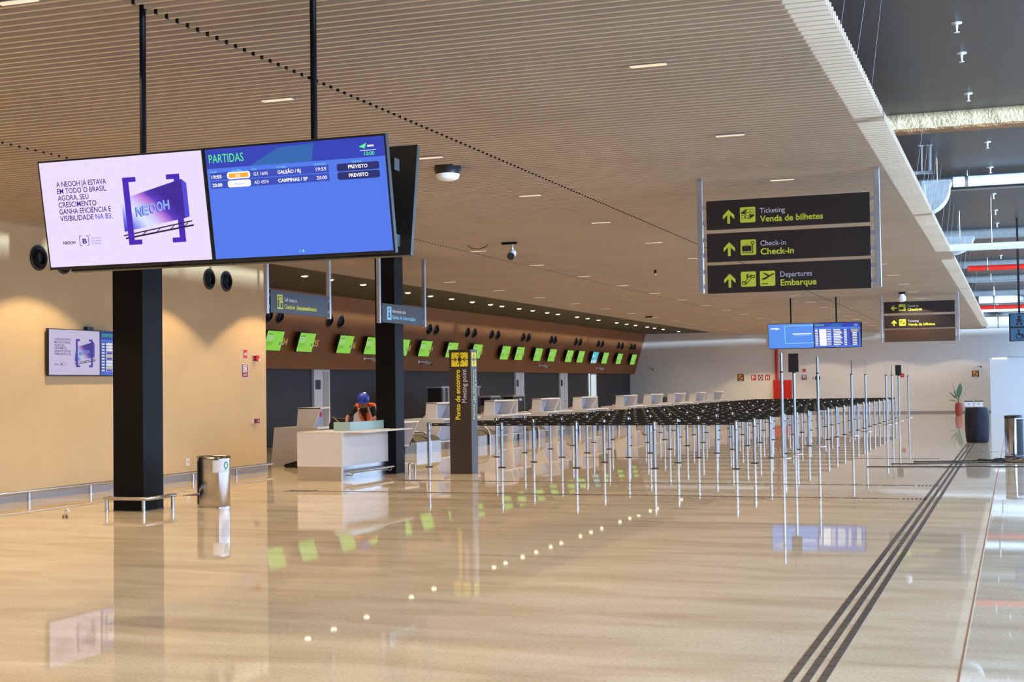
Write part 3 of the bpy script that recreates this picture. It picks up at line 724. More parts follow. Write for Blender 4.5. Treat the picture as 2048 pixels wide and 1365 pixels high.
# ------------------------------------------------------------------ information desk
def info_desk():
    x0, x1, y0, y1 = -13.05, -12.09, 24.02, 26.42
    t = thing('information_desk', 'white information desk with steel kick panel in front of the second column', 'desk', ((x0+x1)/2, (y0+y1)/2, 0))
    a = MB(); a.box(x0, y0, .27, x1 - .02, y0 + .12, .905, M_DESKW); a.box(x1 - .12, y0 + .12, .27, x1 - .02, y1, .905, M_DESKW); a.box(x0, y0 + .12, .27, x0 + .03, y0 + .7, .905, M_DESKW); a.build('panel_body', t)
    a = MB(); a.box(x0 + .004, y0 + .004, 0, x1 - .021, y0 + .11, .27, M_STEEL); a.box(x1 - .11, y0 + .11, 0, x1 - .015, y1, .27, M_STEEL); a.build('kick_panel', t)
    a = MB(); a.box(x1 - .02, y0, 0, x1 + .004, y0 + .03, .905, M_DESKW); a.box(x1 - .1, y1 - .035, 0, x1 + .03, y1, .905, M_DESKW); a.build('edge_trim', t)
    a = MB(); a.box(x0, y0 - .005, .905, x1 + .01, y1, .935, M_DESKW); a.box(x1, y0 + .12, .908, x1 + .4, y1 + .02, .93, M_DESKW); a.build('worktop', t, bevel=.003)
    a = MB(); a.tube([(x1 + .11, y0 + .15, .16), (x1 + .11, y1 + .02, .16)], .028, M_STEEL, 10); r = a.build('bumper_rail', t)
    for yy in (y0 + .28, y1 - .35):
        b = MB(); b.tube([(x1 - .02, yy, .1), (x1 + .06, yy, .08), (x1 + .11, yy, .16)], .014, M_STEEL, 8); b.build('rail_bracket', t, parent=r)
    gx0, gx1, gy0, gy1 = -12.56, -12.2, 24.6, 26.35
    a = MB(); a.box(gx0, gy0, .935, gx1 - .0205, gy0 + .02, 1.105, M_GLASSY); a.box(gx1 - .02, gy0, .935, gx1, gy1, 1.105, M_GLASSY); a.build('privacy_screen', t)
info_desk()
def desk_monitor():
    t = thing('tilted_monitor', 'slim tilted monitor with cream edge on the information desk behind its green screen', 'monitor', (-12.78, 25.3, .935))
    a = MB(); a.box(-12.88, 25.2, .936, -12.68, 25.4, .95, M_BLACK); a.cyl((-12.78, 25.33, .95), (-12.79, 25.33, 1.05), .015, M_BLACK, seg=8); a.build('stand', t)
    a = MB(); a.prism([(-12.94, 25.3, 1.19), (-12.925, 25.3, 1.20), (-12.73, 25.3, 1.03), (-12.745, 25.3, 1.02)], (-.18, .30, 0), M_BLACK); c = a.build('casing', t)
    a = MB(); a.prism([(-12.93, 25.298, 1.197), (-12.92, 25.298, 1.206), (-12.725, 25.298, 1.036), (-12.735, 25.298, 1.027)], (-.01, .017, 0), M_FOAM); a.build('edge_strip', t, parent=c)
desk_monitor()

# ------------------------------------------------------------------ waste bin in front, right-hand bin, drum
def front_bin():
    cx, cy, h = -11.43, 18.42, .77
    t = thing('steel_waste_bin', 'tall oval steel waste bin with green recycling label beside the near column', 'bin', (cx, cy, 0))
    def oval(z, k=1.0, n=28):
        pts = []
        for i in range(n):
            a = 2*math.pi*i/n; c, s_ = math.cos(a), math.sin(a)
            pts.append((cx + .232*k*math.copysign(abs(c)**.55, c), cy + .17*k*math.copysign(abs(s_)**.55, s_), z))
        return pts
    def ring(mb, levels, m):
        n = 28; vs = []
        for z, k in levels: vs += oval(z, k)
        mb.add(vs, [(i*n+j, i*n+(j+1)%n, (i+1)*n+(j+1)%n, (i+1)*n+j) for i in range(len(levels)-1) for j in range(n)], m, True)
    a = MB(); ring(a, [(0, .98), (.012, 1), (.71, 1)], M_BINST); a.quad(oval(0, .98), M_BLACK); a.build('body', t)
    a = MB(); ring(a, [(.71, 1.02), (h, 1.03), (h, .93), (.66, .9)], M_BINST); a.quad(oval(.66, .9), M_BLACK); a.build('lid_ring', t)
    a = MB(); ring(a, [(0, 1.02), (.012, 1.02)], M_BINST); a.build('base_ring', t)
    def edge(deg, z, k=1.006):
        a = math.radians(deg); c, s_ = math.cos(a), math.sin(a)
        return Vector((cx + .232*k*math.copysign(abs(c)**.55, c), cy + .17*k*math.copysign(abs(s_)**.55, s_), z))
    a = MB()
    for d in range(-150, -120, 5): a.quad([edge(d, .05), edge(d + 5, .05), edge(d + 5, .70), edge(d, .70)], M_BLACK)
    a.build('opening', t)
    a = MB(); a.tube([edge(d, .21, 1.03) for d in range(-152, -114, 6)], .012, M_BINST, 8); a.build('strap', t)
    class Wrap(Panel):
        def P(s, x, y, l):
            ds = [-80 + 4*k for k in range(24)]; pts = [edge(d, 0, 1.004 + .0022*l) for d in ds]; L = 0
            for p, q in zip(pts, pts[1:]):
                d = (q - p).length
                if L + d >= x: r = p.lerp(q, (x - L)/d); return Vector((r.x, r.y, .525 + y))
                L += d
            return Vector((pts[-1].x, pts[-1].y, .525 + y))
    c = MB(); p = Wrap(c, (0,0,0), (1,0,0), (0,0,1), (0,-1,0))
    LW = .30
    for k in range(20): p.rect(LW*k/20, 0, LW*(k+1)/20, .185, M_MARKW, 1)
    for k in range(20): p.rect(.02 + (LW-.04)*k/20, .014, .02 + (LW-.04)*(k+1)/20, .016, M_GREEN, 2)
    p.rect(.02, .014, .022, .16, M_GREEN, 2)
    ccx, ccy, r = .235, .105, .046
    for k in range(3):
        a0 = math.radians(90 + 120*k)
        pts = [(ccx + r*math.cos(a0 + d), ccy + r*math.sin(a0 + d)) for d in (-.75, -.25, .25, .6)]
        p.line(pts, .022, M_GREEN, 2 + k*.2)
        e = (ccx + r*math.cos(a0 + .8), ccy + r*math.sin(a0 + .8)); d = (-math.sin(a0 + .8), math.cos(a0 + .8)); nn = (math.cos(a0 + .8), math.sin(a0 + .8))
        p.poly([(e[0] + d[0]*.025, e[1] + d[1]*.025), (e[0] - nn[0]*.026 - d[0]*.012, e[1] - nn[1]*.026 - d[1]*.012), (e[0] + nn[0]*.026 - d[0]*.012, e[1] + nn[1]*.026 - d[1]*.012)], M_GREEN, 3 + k*.2)
    p.text('RECICLÁVEL', .16, .026, .015, M_GREEN, .12, 2)
    c.build('recycling_label', t)
front_bin()
def right_bin():
    cx, cy = -.06, 33.6
    t = thing('round_waste_bin', 'shiny steel and black round bin at the right edge beside the drum', 'bin', (cx, cy, 0))
    a = MB(); a.lathe((cx, cy, 0), [(.2, 0), (.2, .9), (.19, .93)], M_CHROME, 28); a.build('body', t)
    a = MB(); a.lathe((cx, cy, 0), [(.203, .88), (.203, .94), (.15, .945)], M_BLACK, 28); a.build('rim', t)
    a = MB(); a.lathe((cx, cy, 0), [(.21, 0), (.21, .03)], M_BLACK, 28); a.build('base', t)
    a = MB()
    pts = [(cx + .206*math.cos(math.radians(d)), cy + .206*math.sin(math.radians(d))) for d in range(-75, 31, 15)]
    for (ax, ay), (bx_, by_) in zip(pts, pts[1:]): a.quad([(ax, ay, .04), (bx_, by_, .04), (bx_, by_, .87), (ax, ay, .87)], M_BLACK)
    a.build('black_door', t)
right_bin()
def drum():
    cx, cy = -1.04, 41.5
    t = thing('plastic_drum', 'weathered dark blue plastic drum standing on the tactile strips', 'drum', (cx, cy, 0))
    a = MB(); a.lathe((cx, cy, 0), [(.28, 0), (.305, .04), (.325, .25), (.335, .5), (.33, .75), (.315, .9), (.30, .95), (.305, .97)], M_DRUM, 32); a.build('body', t)
    a = MB(); a.lathe((cx, cy, 0), [(.31, .965), (.31, .985), (.27, .985), (.265, .95), (.01, .95)], M_DRUMT, 32); a.build('top_rim', t)
drum()

# ------------------------------------------------------------------ queue stanchions
def stanchion(x, y, belt, label, grp):
    t = thing('queue_stanchion', label, 'stanchion', (x, y, 0), grp)
    a = MB(); a.lathe((x, y, 0), [(.088, 0), (.088, .008), (.07, .016), (.036, .02)], M_BLACKCOL, 20); a.build('base', t)
    a = MB(); a.cyl((x, y, .012), (x, y, .80), .034, M_POST, seg=16, cap=False); a.build('tube', t)
    a = MB(); a.cyl((x, y, .80), (x, y, .812), .0355, M_BLACK, seg=16); a.build('ring', t)
    a = MB(); a.lathe((x, y, 0), [(.037, .812), (.037, .965), (.033, .985), (.01, .99)], M_POST, 16); h = a.build('head', t)
    b = MB(); b.box(x - .041, y - .02, .90, x - .03, y + .02, .972, M_BLACK); b.box(x + .03, y - .02, .90, x + .041, y + .02, .972, M_BLACK); b.build('belt_slot', t, parent=h)
    if belt:
        L = 1.7
        a = MB(); a.box(x - L + .058, y - .0015, .905, x - .04, y + .0015, .97, M_BELT); bl = a.build('belt', t)
        c = MB()
        for sg, n in ((-1, (0,-1,0)), (1, (0,1,0))):
            p = Panel(c, (x - L if sg < 0 else x, y + sg*.0018, .905), (1,0,0) if sg < 0 else (-1,0,0), (0,0,1), n); p.dz = .0005
            q = .12
            while q < L - .1:
                p.poly([(q, .033), (q + .032, .047), (q + .026, .033), (q + .032, .019)], M_MARKY, 1); p.rect(q + .04, .029, q + .082, .036, M_MARKW, 1); q += .29
        c.build('belt_print', t, parent=bl)
    return t
QX = (-12.23, -10.52, -8.83, -7.12, -5.41)
QN = ('left end post', 'second post from the left', 'middle post', 'second post from the right', 'right end post')
def qlab(i, j): return 'chrome queue post, %s of the %s belt row from the front' % (QN[i], ORD[j])
pa = pb = None
for j in range(20):
    y = 28.55 + 2.135*j
    for i, x in enumerate(QX):
        xx = x; yy = y + random.uniform(-.01, .01)
        if i == 0:
            if pa is None: pa = stanchion(x, y, False, qlab(i, j), 'queue posts with belts')
            else: dup(pa, (xx, yy, 0), qlab(i, j))
        else:
            if pb is None: pb = stanchion(x, y, True, qlab(i, j), 'queue posts with belts')
            else: dup(pb, (xx, yy, 0), qlab(i, j))
def tall_post(x, y, kind, label):
    t = thing('tall_sign_post', label, 'post', (x, y, 0), 'tall posts along the right side of the queue')
    a = MB(); a.lathe((x, y, 0), [(.19, 0), (.19, .012), (.17, .02), (.04, .026)], M_STEEL, 26); a.build('base_plate', t)
    a = MB(); a.cyl((x, y, .02), (x, y, 1.99), .035, M_POST, seg=16); a.build('tube', t)
    a = MB(); a.cyl((x, y, 1.985), (x, y, 2.02), .04, M_BLACK, seg=16); a.build('collar', t)
    if kind == 'panel':
        a = MB(); a.box(x - .125, y - .03, 2.01, x + .125, y + .03, 2.47, M_BLACK); a.build('black_panel', t, bevel=.006)
    elif kind == 'flat':
        a = MB(); a.box(x - .03, y - .006, 2.02, x - .02, y + .006, 2.44, M_ALU); a.box(x + .02, y - .006, 2.02, x + .03, y + .006, 2.44, M_ALU); a.build('sign_slot', t)
    elif kind == 'edge':
        a = MB(); a.box(x - .008, y - .03, 2.02, x + .008, y + .03, 2.44, M_BLACKCOL); a.build('sign_slot', t)
    else:
        a = MB(); a.cyl((x, y, 2.02), (x, y, 2.45), .03, M_POST, seg=14); a.build('upper_tube', t)
TP = [(-5.13, 32.85, 'round', 'tall chrome post nearest the camera beside the queue, full round top'),
      (-5.12, 34.72, 'panel', 'nearer tall post carrying a black panel beside the queue'),
      (-5.08, 38.8, 'round', 'third tall chrome post beside the queue, round top'),
      (-5.04, 46.8, 'edge', 'tall chrome post with thin dark blade top, below the far sign'),
      (-4.96, 50.5, 'flat', 'tall chrome post with two-bar top, fifth beside the queue'),
      (-4.94, 58.6, 'flat', 'tall chrome post with two-bar top, sixth beside the queue'),
      (-4.88, 60.7, 'edge', 'far tall chrome post with dark blade top, seventh beside the queue'),
      (-4.87, 64.1, 'panel', 'farther tall post carrying a small black panel'),
      (-4.85, 69.7, 'flat', 'farthest tall chrome post at the end of the queue')]
for a in TP: tall_post(*a)

# ------------------------------------------------------------------ check-in desks and baggage conveyors
def checkin_desk(c, sgn, label):
    """sgn +1: unit on the far side of centre line c, -1: mirrored near-side unit"""
    t = thing('check_in_desk', label, 'desk', (-15.6, c + sgn*.45, 0), 'white check-in desks')
    Y = lambda d: c + sgn*d
    th = .03
    # body: full-height cheek at the centre, slanted cheek at the outer end
    LB, LT = 1.4, 1.1
    a = MB()
    a.prism([(-16.28, Y(.012), 0), (-15.1, Y(.012), 0), (-15.06, Y(.012), .85), (-16.19, Y(.012), .85)], (0, sgn*th, 0), M_DESKW)
    a.prism([(-16.22, Y(LB), .22), (-15.26, Y(LB), .22), (-14.97, Y(LB), .85), (-16.19, Y(LB), .85)], (0, -sgn*th, 0), M_DESKW)
    a.box(-16.2, Y(.042), .02, -16.17, Y(LB - .04), .84, M_DESKW)
    a.build('body', t)
    a = MB(); a.prism([(-16.19, Y(.012), .845), (-15.05, Y(.012), .845), (-14.96, Y(LB + .002), .845), (-16.19, Y(LB + .002), .845)], (0, 0, .035), M_DESKW); a.build('worktop', t)
    for d0, d1 in ((.06, .70), (.71, LB - .04)):
        b = MB(); b.box(-15.36, Y(d0), .26, -15.33, Y(d1), .835, M_DESKG); b.build('door', t)
    a = MB(); a.box(-16.1, Y(.05), .215, -15.24, Y(LB), .25, M_DESKW); a.build('bottom_lip', t)
    a = MB(); a.box(-16.1, Y(.05), 0, -15.42, Y(LB - .04), .215, M_STEEL); a.build('plinth', t)
    # tower
    a = MB()
    a.prism([(-15.607, Y(.02), .88), (-15.18, Y(.02), .88), (-14.98, Y(.02), 1.322), (-15.564, Y(.02), 1.325)], (0, sgn*.03, 0), M_DESKW)
    a.prism([(-15.66, Y(LT), .88), (-15.30, Y(LT), .88), (-15.30, Y(LT), 1.32), (-15.62, Y(LT), 1.322)], (0, -sgn*.03, 0), M_DESKW)
    a.prism([(-15.57, Y(.02), 1.30), (-14.985, Y(.02), 1.30), (-15.295, Y(LT), 1.30), (-15.63, Y(LT), 1.30)], (0, 0, .035), M_DESKW)
    a.prism([(-15.60, Y(.05), .88), (-15.55, Y(.05), 1.3), (-15.61, Y(LT - .03), 1.3), (-15.65, Y(LT - .03), .88)], (-.02, 0, 0), M_DESKW)
    a.build('tower', t)
    a = MB(); a.box(-15.54, Y(.5), .881, -15.45, Y(LT - .035), 1.298, M_DESKG)
    a.prism([(-15.55, Y(.055), .881), (-15.45, Y(.5), .881), (-15.45, Y(.5), 1.298), (-15.36, Y(.055), 1.298)], (-.02, 0, 0), M_DESKG)
    a.build('niche_lining', t)
    a = MB(); a.box(-15.452, Y(.85), 1.10, -15.444, Y(.95), 1.22, M_REDP); a.build('sticker', t)
CC = [28.69, 32.85, 37.4, 42.0, 46.6, 51.3, 57.3, 61.9, 66.5, 71.2, 75.8]
for k, c in enumerate(CC):
    if k > 0: checkin_desk(c, -1, 'white check-in desk, nearer unit of the %s twin block past the tan wall' % ORD[k])
    checkin_desk(c, 1, 'white check-in desk standing alone at the end of the tan wall' if k == 0 else 'white check-in desk, farther unit of the %s twin block past the tan wall' % ORD[k])
def conveyor(y0, y1, label):
    t = thing('baggage_conveyor', label, 'conveyor', (-15.7, (y0+y1)/2, 0), 'baggage conveyors between the desks')
    a = MB(); a.box(-16.6, y0, 0, -15.05, y1, .30, M_STEEL); a.build('base', t)
    prof = [(-16.6, .3), (-16.6, .46), (-15.5, .46), (-15.3, .445), (-15.16, .40), (-15.07, .33), (-15.05, .3)]
    a = MB(); a.prism([(x, y0, z) for x, z in prof], (0, y1-y0, 0), M_BROWNB); a.build('belt', t)
for k in range(len(CC) - 1):
    y0 = CC[k] + 1.42; y1 = CC[k+1] - 1.42; ym = (y0+y1)/2
    nm = 'past the lone desk' if k == 0 else 'beyond the %s twin block' % ORD[k]
    conveyor(y0 + .02, ym - .05, 'steel baggage conveyor with brown belt, nearer of two %s' % nm)
    conveyor(ym + .05, y1 - .02, 'steel baggage conveyor with brown belt, farther of two %s' % nm)
    a = MB(); a.tube([(-16.0, ym, 0), (-16.0, ym, .5), (-15.3, ym, .56)] + [(-15.3 + .3*math.sin(d), ym, .26 + .3*math.cos(d)) for d in (.3, .7, 1.1, 1.5)] + [(-15.0, ym, 0)], .028, M_ALU, 10)
    single(a, 'conveyor_rail', 'bent steel hoop rail between the two conveyors %s' % nm, 'rail', (-15.0, ym, 0), 'hoop rails between conveyors')

# desk-top clutter, chairs, stacks and kiosks behind the desks
for k in (1, 2, 3, 4, 5, 6):
    c = CC[k] - .5
    t = thing('tag_tray', 'small tray of red and white tags on the %s twin check-in block' % ORD[k], 'tray', (-15.9, c, .882), 'tag trays on the check-in desks')
    a = MB(); a.box(-15.99, c - .12, .882, -15.8, c + .12, .89, M_BLACK); a.build('tray', t)
    for q in range(5):
        yy = c - .1 + .05*q
        a = MB(); a.box(-15.95, yy, .89, -15.86, yy + .03, .91 + .02*(q % 3), M_REDP if q % 2 else M_MARKW); a.build('tag', t)
def chair(x, y, rot, m, label):
    t = thing('office_chair', label, 'chair', (x, y, 0)); c, s_ = math.cos(rot), math.sin(rot)
    T = lambda a_, b_, z: (x + a_*c - b_*s_, y + a_*s_ + b_*c, z)
    a = MB()
    for k in range(5):
        d = 2*math.pi*k/5; a.tube([T(0, 0, .09), T(.28*math.cos(d), .28*math.sin(d), .06)], .018, M_BLACK, 6)
        a.lathe(T(.28*math.cos(d), .28*math.sin(d), 0), [(.03, 0), (.03, .05)], M_BLACK, 8)
    a.build('star_base', t)
    a = MB(); a.cyl((x, y, .08), (x, y, .62), .028, M_BLACK, seg=10); a.build('gas_lift', t)
    a = MB(); a.prism([T(-.22, -.22, .62), T(.22, -.22, .62), T(.25, 0, .62), T(.22, .22, .62), T(-.22, .22, .62), T(-.25, 0, .62)], (0, 0, .08), m); a.build('seat', t, bevel=.02)
    a = MB(); a.prism([T(-.26, -.21, .74), T(-.27, -.23, .98), T(-.28, -.15, 1.12), T(-.28, .15, 1.12), T(-.27, .23, .98), T(-.26, .21, .74)], tuple(Vector(T(-.06, 0, 0)) - Vector(T(0, 0, 0))), m); a.build('backrest', t, bevel=.02)
    a = MB(); a.tube([T(-.1, 0, .63), T(-.32, 0, .63), T(-.345, 0, .85)], .02, M_BLACK, 8); a.build('back_bracket', t)
chair(-13.9, 27.4, -math.pi*.4, M_BLACK, 'black office chair behind the information desk, left of the worker')
chair(-17.2, 36.6, math.pi*.9, M_CHAIRB, 'brown office chair behind the second twin check-in block')
chair(-17.2, 44.2, math.pi*.9, M_CHAIRB, 'brown office chair behind the gap after the third twin block')
chair(-16.9, 69.0, math.pi*.9, M_BLACK, 'black office chair behind the far check-in desks')
def rib_stack(y0, y1, label):
    t = thing('tray_stack', label, 'stack', (-19.2, (y0+y1)/2, 0))
    a = MB(); a.box(-19.5, y0, 0, -19.0, y1, 1.74, M_BLACK); a.build('core', t)
    a = MB(); n = 9
    for k in range(n):
        yy = y0 + (y1-y0)*(k + .2)/n; a.box(-19.0, yy, .2, -18.94, yy + (y1-y0)*.5/n, 1.74, M_PIPEG)
    a.build('ribs', t)
    a = MB(); a.box(-19.55, y0 - .05, 1.74, -18.95, y1 + .05, 1.79, M_ALU); a.build('top_frame', t)
rib_stack(45.45, 49.2, 'black ribbed stack with light top frame behind the meeting point pillar')
def kiosk(y0, y1, label):
    t = thing('self_service_kiosk', label, 'kiosk', (-18.5, (y0+y1)/2, 0))
    a = MB(); a.box(-18.85, y0, 0, -18.45, y1, 1.36, M_BLACK); a.build('cabinet', t)
    a = MB(); a.box(-18.9, y0, 1.36, -18.42, y1 + .05, 1.42, M_ALU); a.box(-18.9, y1, 0, -18.42, y1 + .05, 1.36, M_ALU); a.build('frame', t)
    a = MB(); a.box(-18.45, y0 + .55*(y1-y0), 1.2, -18.44, y0 + .8*(y1-y0), 1.28, M_MARKW); a.build('badge', t)
kiosk(48.9, 49.85, 'black cabinet with silver frame right of the meeting point pillar')
kiosk(51.4, 52.7, 'black cabinet with silver frame before the second white door')
def bag():
    t = thing('black_bag', 'flat black bag lying on the floor before the lone check-in desk', 'bag', (-15.1, 28.1, 0))
    a = MB(); a.prism([(-15.55, 28.0, 0), (-14.6, 28.0, 0), (-14.55, 28.0, .08), (-14.7, 28.0, .16), (-15.25, 28.0, .15), (-15.57, 28.0, .07)], (0, .4, 0), M_BLACK); a.build('body', t, bevel=.03)
    a = MB(); a.tube([(-15.2, 28.15, .14), (-15.0, 28.13, .25), (-14.75, 28.15, .26), (-14.6, 28.2, .15)], .022, M_BLACK, 8); a.build('handle', t)
bag()

# ------------------------------------------------------------------ green screens and numbers on the leaning brown wall
BV = Vector((.312, 0, 1)).normalized(); BN = Vector((1, 0, -.312)).normalized()
def bwp(y, z, off=0.0): return Vector((bx(z), y, z)) + BN*off
GY = [1.0134*q for q in [35.71, 37.69, 40.35, 42.35, 44.86, 46.89, 49.48, 52.13, 55.48, 57.31, 59.83, 61.89, 64.57, 66.48, 68.95, 70.9, 73.7, 76.72]]
def draw_green(p, W, H, cy=False):
    A, B, C = (E_CYAN, E_CYANP, E_NAVY) if cy else (E_LIME, E_LIMEL, E_LIMED)
    p.rect(0, 0, W, H, A, 0); p.rect(W*.06, H*.5, W*.42, H*.8, B, 1)
    p.rect(W*.06, H*.8, W*.34, H*.85, C, 2)
    for k in range(4): p.rect(W*.06, H*(.42 - .055*k), W*(.44 - .06*(k % 2)), H*(.44 - .055*k), C, 2)
    p.rect(W*.8, H*.26, W*.95, H*.5, B, 2); p.rect(W*.82, H*.3, W*.93, H*.46, C, 3)
    if cy: p.rect(0, 0, W, H*.3, E_CYANP, 1)
for k, y in enumerate(GY):
    num = '%02d' % (k + 4)
    cyan = k == 14
    lab = ('pale blue check-in screen, only one not green, on the leaning brown wall' if cyan else 'green check-in screen beside number %s on the leaning brown wall' % num)
    o = bwp(y + .02, 2.985, .22)
    t = thing('counter_screen', lab, 'screen', tuple(bwp(y + .5, 2.985)), 'check-in screens on the brown wall')
    u = Vector((0,1,0))
    a = MB(); a.obox(o - BN*.07, u*1.02, BV*.62, BN*.068, M_BLACK); cs = a.build('casing', t)
    b = MB(); p = Panel(b, o + u*.012 + BV*.012, u, BV, BN); draw_green(p, .996, .596, cyan); b.build('screen', t, parent=cs)
    a = MB(); a.obox(o - BN*.21 + u*.3 + BV*.15, u*.42, BV*.3, BN*.142, M_BLACK); a.build('wall_mount', t)
    c = MB(); p = Panel(c, bwp(y + 1.42, 3.12, .002), u, BV, BN); p.text(num, 0, 0, .21, M_NUM, .34, 1, .02)
    single(c, 'counter_number', 'yellow counter number %s painted on the leaning brown wall' % num, 'number', tuple(bwp(y + 1.42, 3.12)), 'counter numbers on the brown wall')
# black round air nozzles, in pairs
def nozzle(c, n, label, grp, r=.215):
    t = thing('air_nozzle', label, 'air vent', tuple(c), grp)
    a = MB(); a.lathe(c, [(r, 0), (r, .018), (r*.86, .03), (r*.8, .02)], M_BLACK, 28, n); a.build('outer_ring', t)
    a = MB(); a.lathe(c, [(r*.8, .01), (r*.72, .05), (r*.52, .085), (r*.44, .06), (r*.4, .012)], M_BLACKCOL, 28, n); a.build('jet_cone', t)
NB = [1.0134*q for q in [35.92, 36.57, 39.76, 40.54, 43.9, 44.6, 47.77, 48.43, 51.62, 52.37, 54.33, 55.06, 58.28, 58.97, 62.25, 62.83, 66.14, 66.87, 70.1, 70.85, 74.02, 74.8, 76.72, 77.43]]
for k, y in enumerate(NB):
    nozzle(bwp(y, 3.95, .002), BN, 'round black air nozzle high on the brown wall, %s of the %s pair' % ('left' if k % 2 == 0 else 'right', ORD[k//2]), 'air nozzles on the brown wall')
for y, lab in ((19.25, 'left'), (19.9, 'second'), (24.5, 'third'), (25.15, 'right')):
    nozzle((-15.279, y, 4.01 if y > 20 or y < 19.5 else 4.0), (1,0,0), 'round black air nozzle high on the tan wall, %s' % {'left': 'leftmost', 'second': 'below the big screen corner', 'third': 'left one by the wall end', 'right': 'right one by the wall end'}[lab], 'air nozzles on the tan wall')

# ------------------------------------------------------------------ security cameras
def bullet(c, d, label, arm=None, body=M_MARKW, L=.3, r=.05):
    """c body centre, d looking direction, arm: mount point"""
    c = Vector(c); d = Vector(d).normalized()
    m0 = Vector(arm) if arm else c + Vector((0, 0, .2))
    t = thing('security_camera', label, 'camera', tuple(m0))
    a = MB(); a.cyl(c - d*L/2, c + d*L/2, r, body, seg=12); b = a.build('housing', t)
    a = MB(); a.cyl(c + d*(L/2 - .01), c + d*(L/2 + .012), r*.93, M_BLACK, seg=12); a.build('lens', t, parent=b)
    a = MB(); a.tube([m0, m0*.5 + c*.5 + Vector((0, 0, .03)), c - d*.05], .018, body, 8); a.lathe(m0, [(.055, -.012), (.055, .012)], body, 14, d if arm is None else BN); a.build('arm', t)
for k, (y, z, nm) in enumerate(((43.3, 2.76, 'left of the second column'), (47.95, 2.70, 'left of the meeting pillar'), (61.9, 2.70, 'under screen 14'), (71.3, 2.66, 'under the pale blue screen'))):
    y *= 1.0134; mt = bwp(y - .32, z + .03, .01); bullet(mt + Vector((.22, .42, -.05)), (.85, -.12, -.3), 'white bullet camera on the brown wall %s' % nm, tuple(mt), L=.24, r=.07)
bullet((-20.0, 80.0, 2.66), (.4, -1, -.25), 'small bullet camera high on the far wall, left', (-20.2, YF, 2.74))
bullet((-1.8, 79.95, 2.5), (.5, -1, -.2), 'small dark bullet camera on the far wall near the white booth', (-2.2, YF, 2.42))
def slat_camera():
    t = thing('security_camera', 'white camera hanging from the slats right of the big screens', 'camera', (-8.85, 25.0, 4.5))
    a = MB(); a.box(-9.15, 24.97, 4.46, -8.85, 25.03, 4.5, M_BLACKCOL); a.build('mount_plate', t)
    a = MB(); a.tube([(-8.95, 25.0, 4.47), (-8.93, 24.97, 4.36), (-8.92, 24.9, 4.3)], .022, M_MARKW, 8); a.build('arm', t)
    d = Vector((.25, -1, -.28)).normalized(); c = Vector((-8.88, 24.78, 4.24))
    a = MB(); a.cyl(c - d*.16, c + d*.16, .075, M_MARKW, seg=14); b = a.build('housing', t)
    a = MB(); a.cyl(c + d*.15, c + d*.18, .072, M_BLACK, seg=14); a.build('lens', t, parent=b)
    a = MB(); a.tube([(-9.95, 25.2, 4.52), (-9.85, 25.2, 4.44), (-9.7, 25.2, 4.42), (-9.55, 25.2, 4.46), (-9.5, 25.2, 4.52)], .008, M_CABLE, 6); a.build('loose_wire', t)
slat_camera()
def dome(x, y, label, r=.17):
    t = thing('ceiling_speaker', label, 'ceiling device', (x, y, 4.5))
    a = MB(); a.lathe((x, y, 4.5), [(r, .02), (r, -.02), (r*.92, -.07), (r*.9, -.09)], M_BLACK, 20); a.build('collar', t)
    a = MB(); a.lathe((x, y, 4.5), [(r*.9, -.085), (r*.8, -.14), (r*.5, -.165), (.01, -.17)], M_MARKW, 20); a.build('cover', t)
dome(-6.6, 16.1, 'round black and white device under the slats right of the big screens')
def small_dev(x, y, dz, dx, label):
    t = thing('ceiling_sensor', label, 'sensor', (x, y, 4.5))
    a = MB(); a.box(x - dx, y - .04, 4.5 - dz, x + dx, y + .04, 4.5, M_BLACK); a.build('body', t)
    a = MB(); a.cyl((x, y, 4.5 - dz), (x, y, 4.5 - dz - .02), min(dx, .03), M_MARKW, seg=10); a.build('lens', t)
small_dev(-8.06, 32.7, .09, .025, 'tiny upright black sensor under the slats at ceiling centre')
small_dev(-13.76, 54.6, .06, .13, 'small black device under the slats above the far soffit')
def far_cam():
    t = thing('security_camera', 'white camera with black mount above the far hanging sign', 'camera', (-3.2, 44.6, 4.5))
    a = MB(); a.box(-3.32, 44.5, 4.43, -3.12, 44.6, 4.5, M_BLACK); a.build('mount', t)
    a = MB(); a.lathe((-3.24, 44.55, 4.43), [(.07, 0), (.13, -.08), (.13, -.2), (.05, -.24)], M_MARKW, 16); a.build('dome', t)
far_cam()

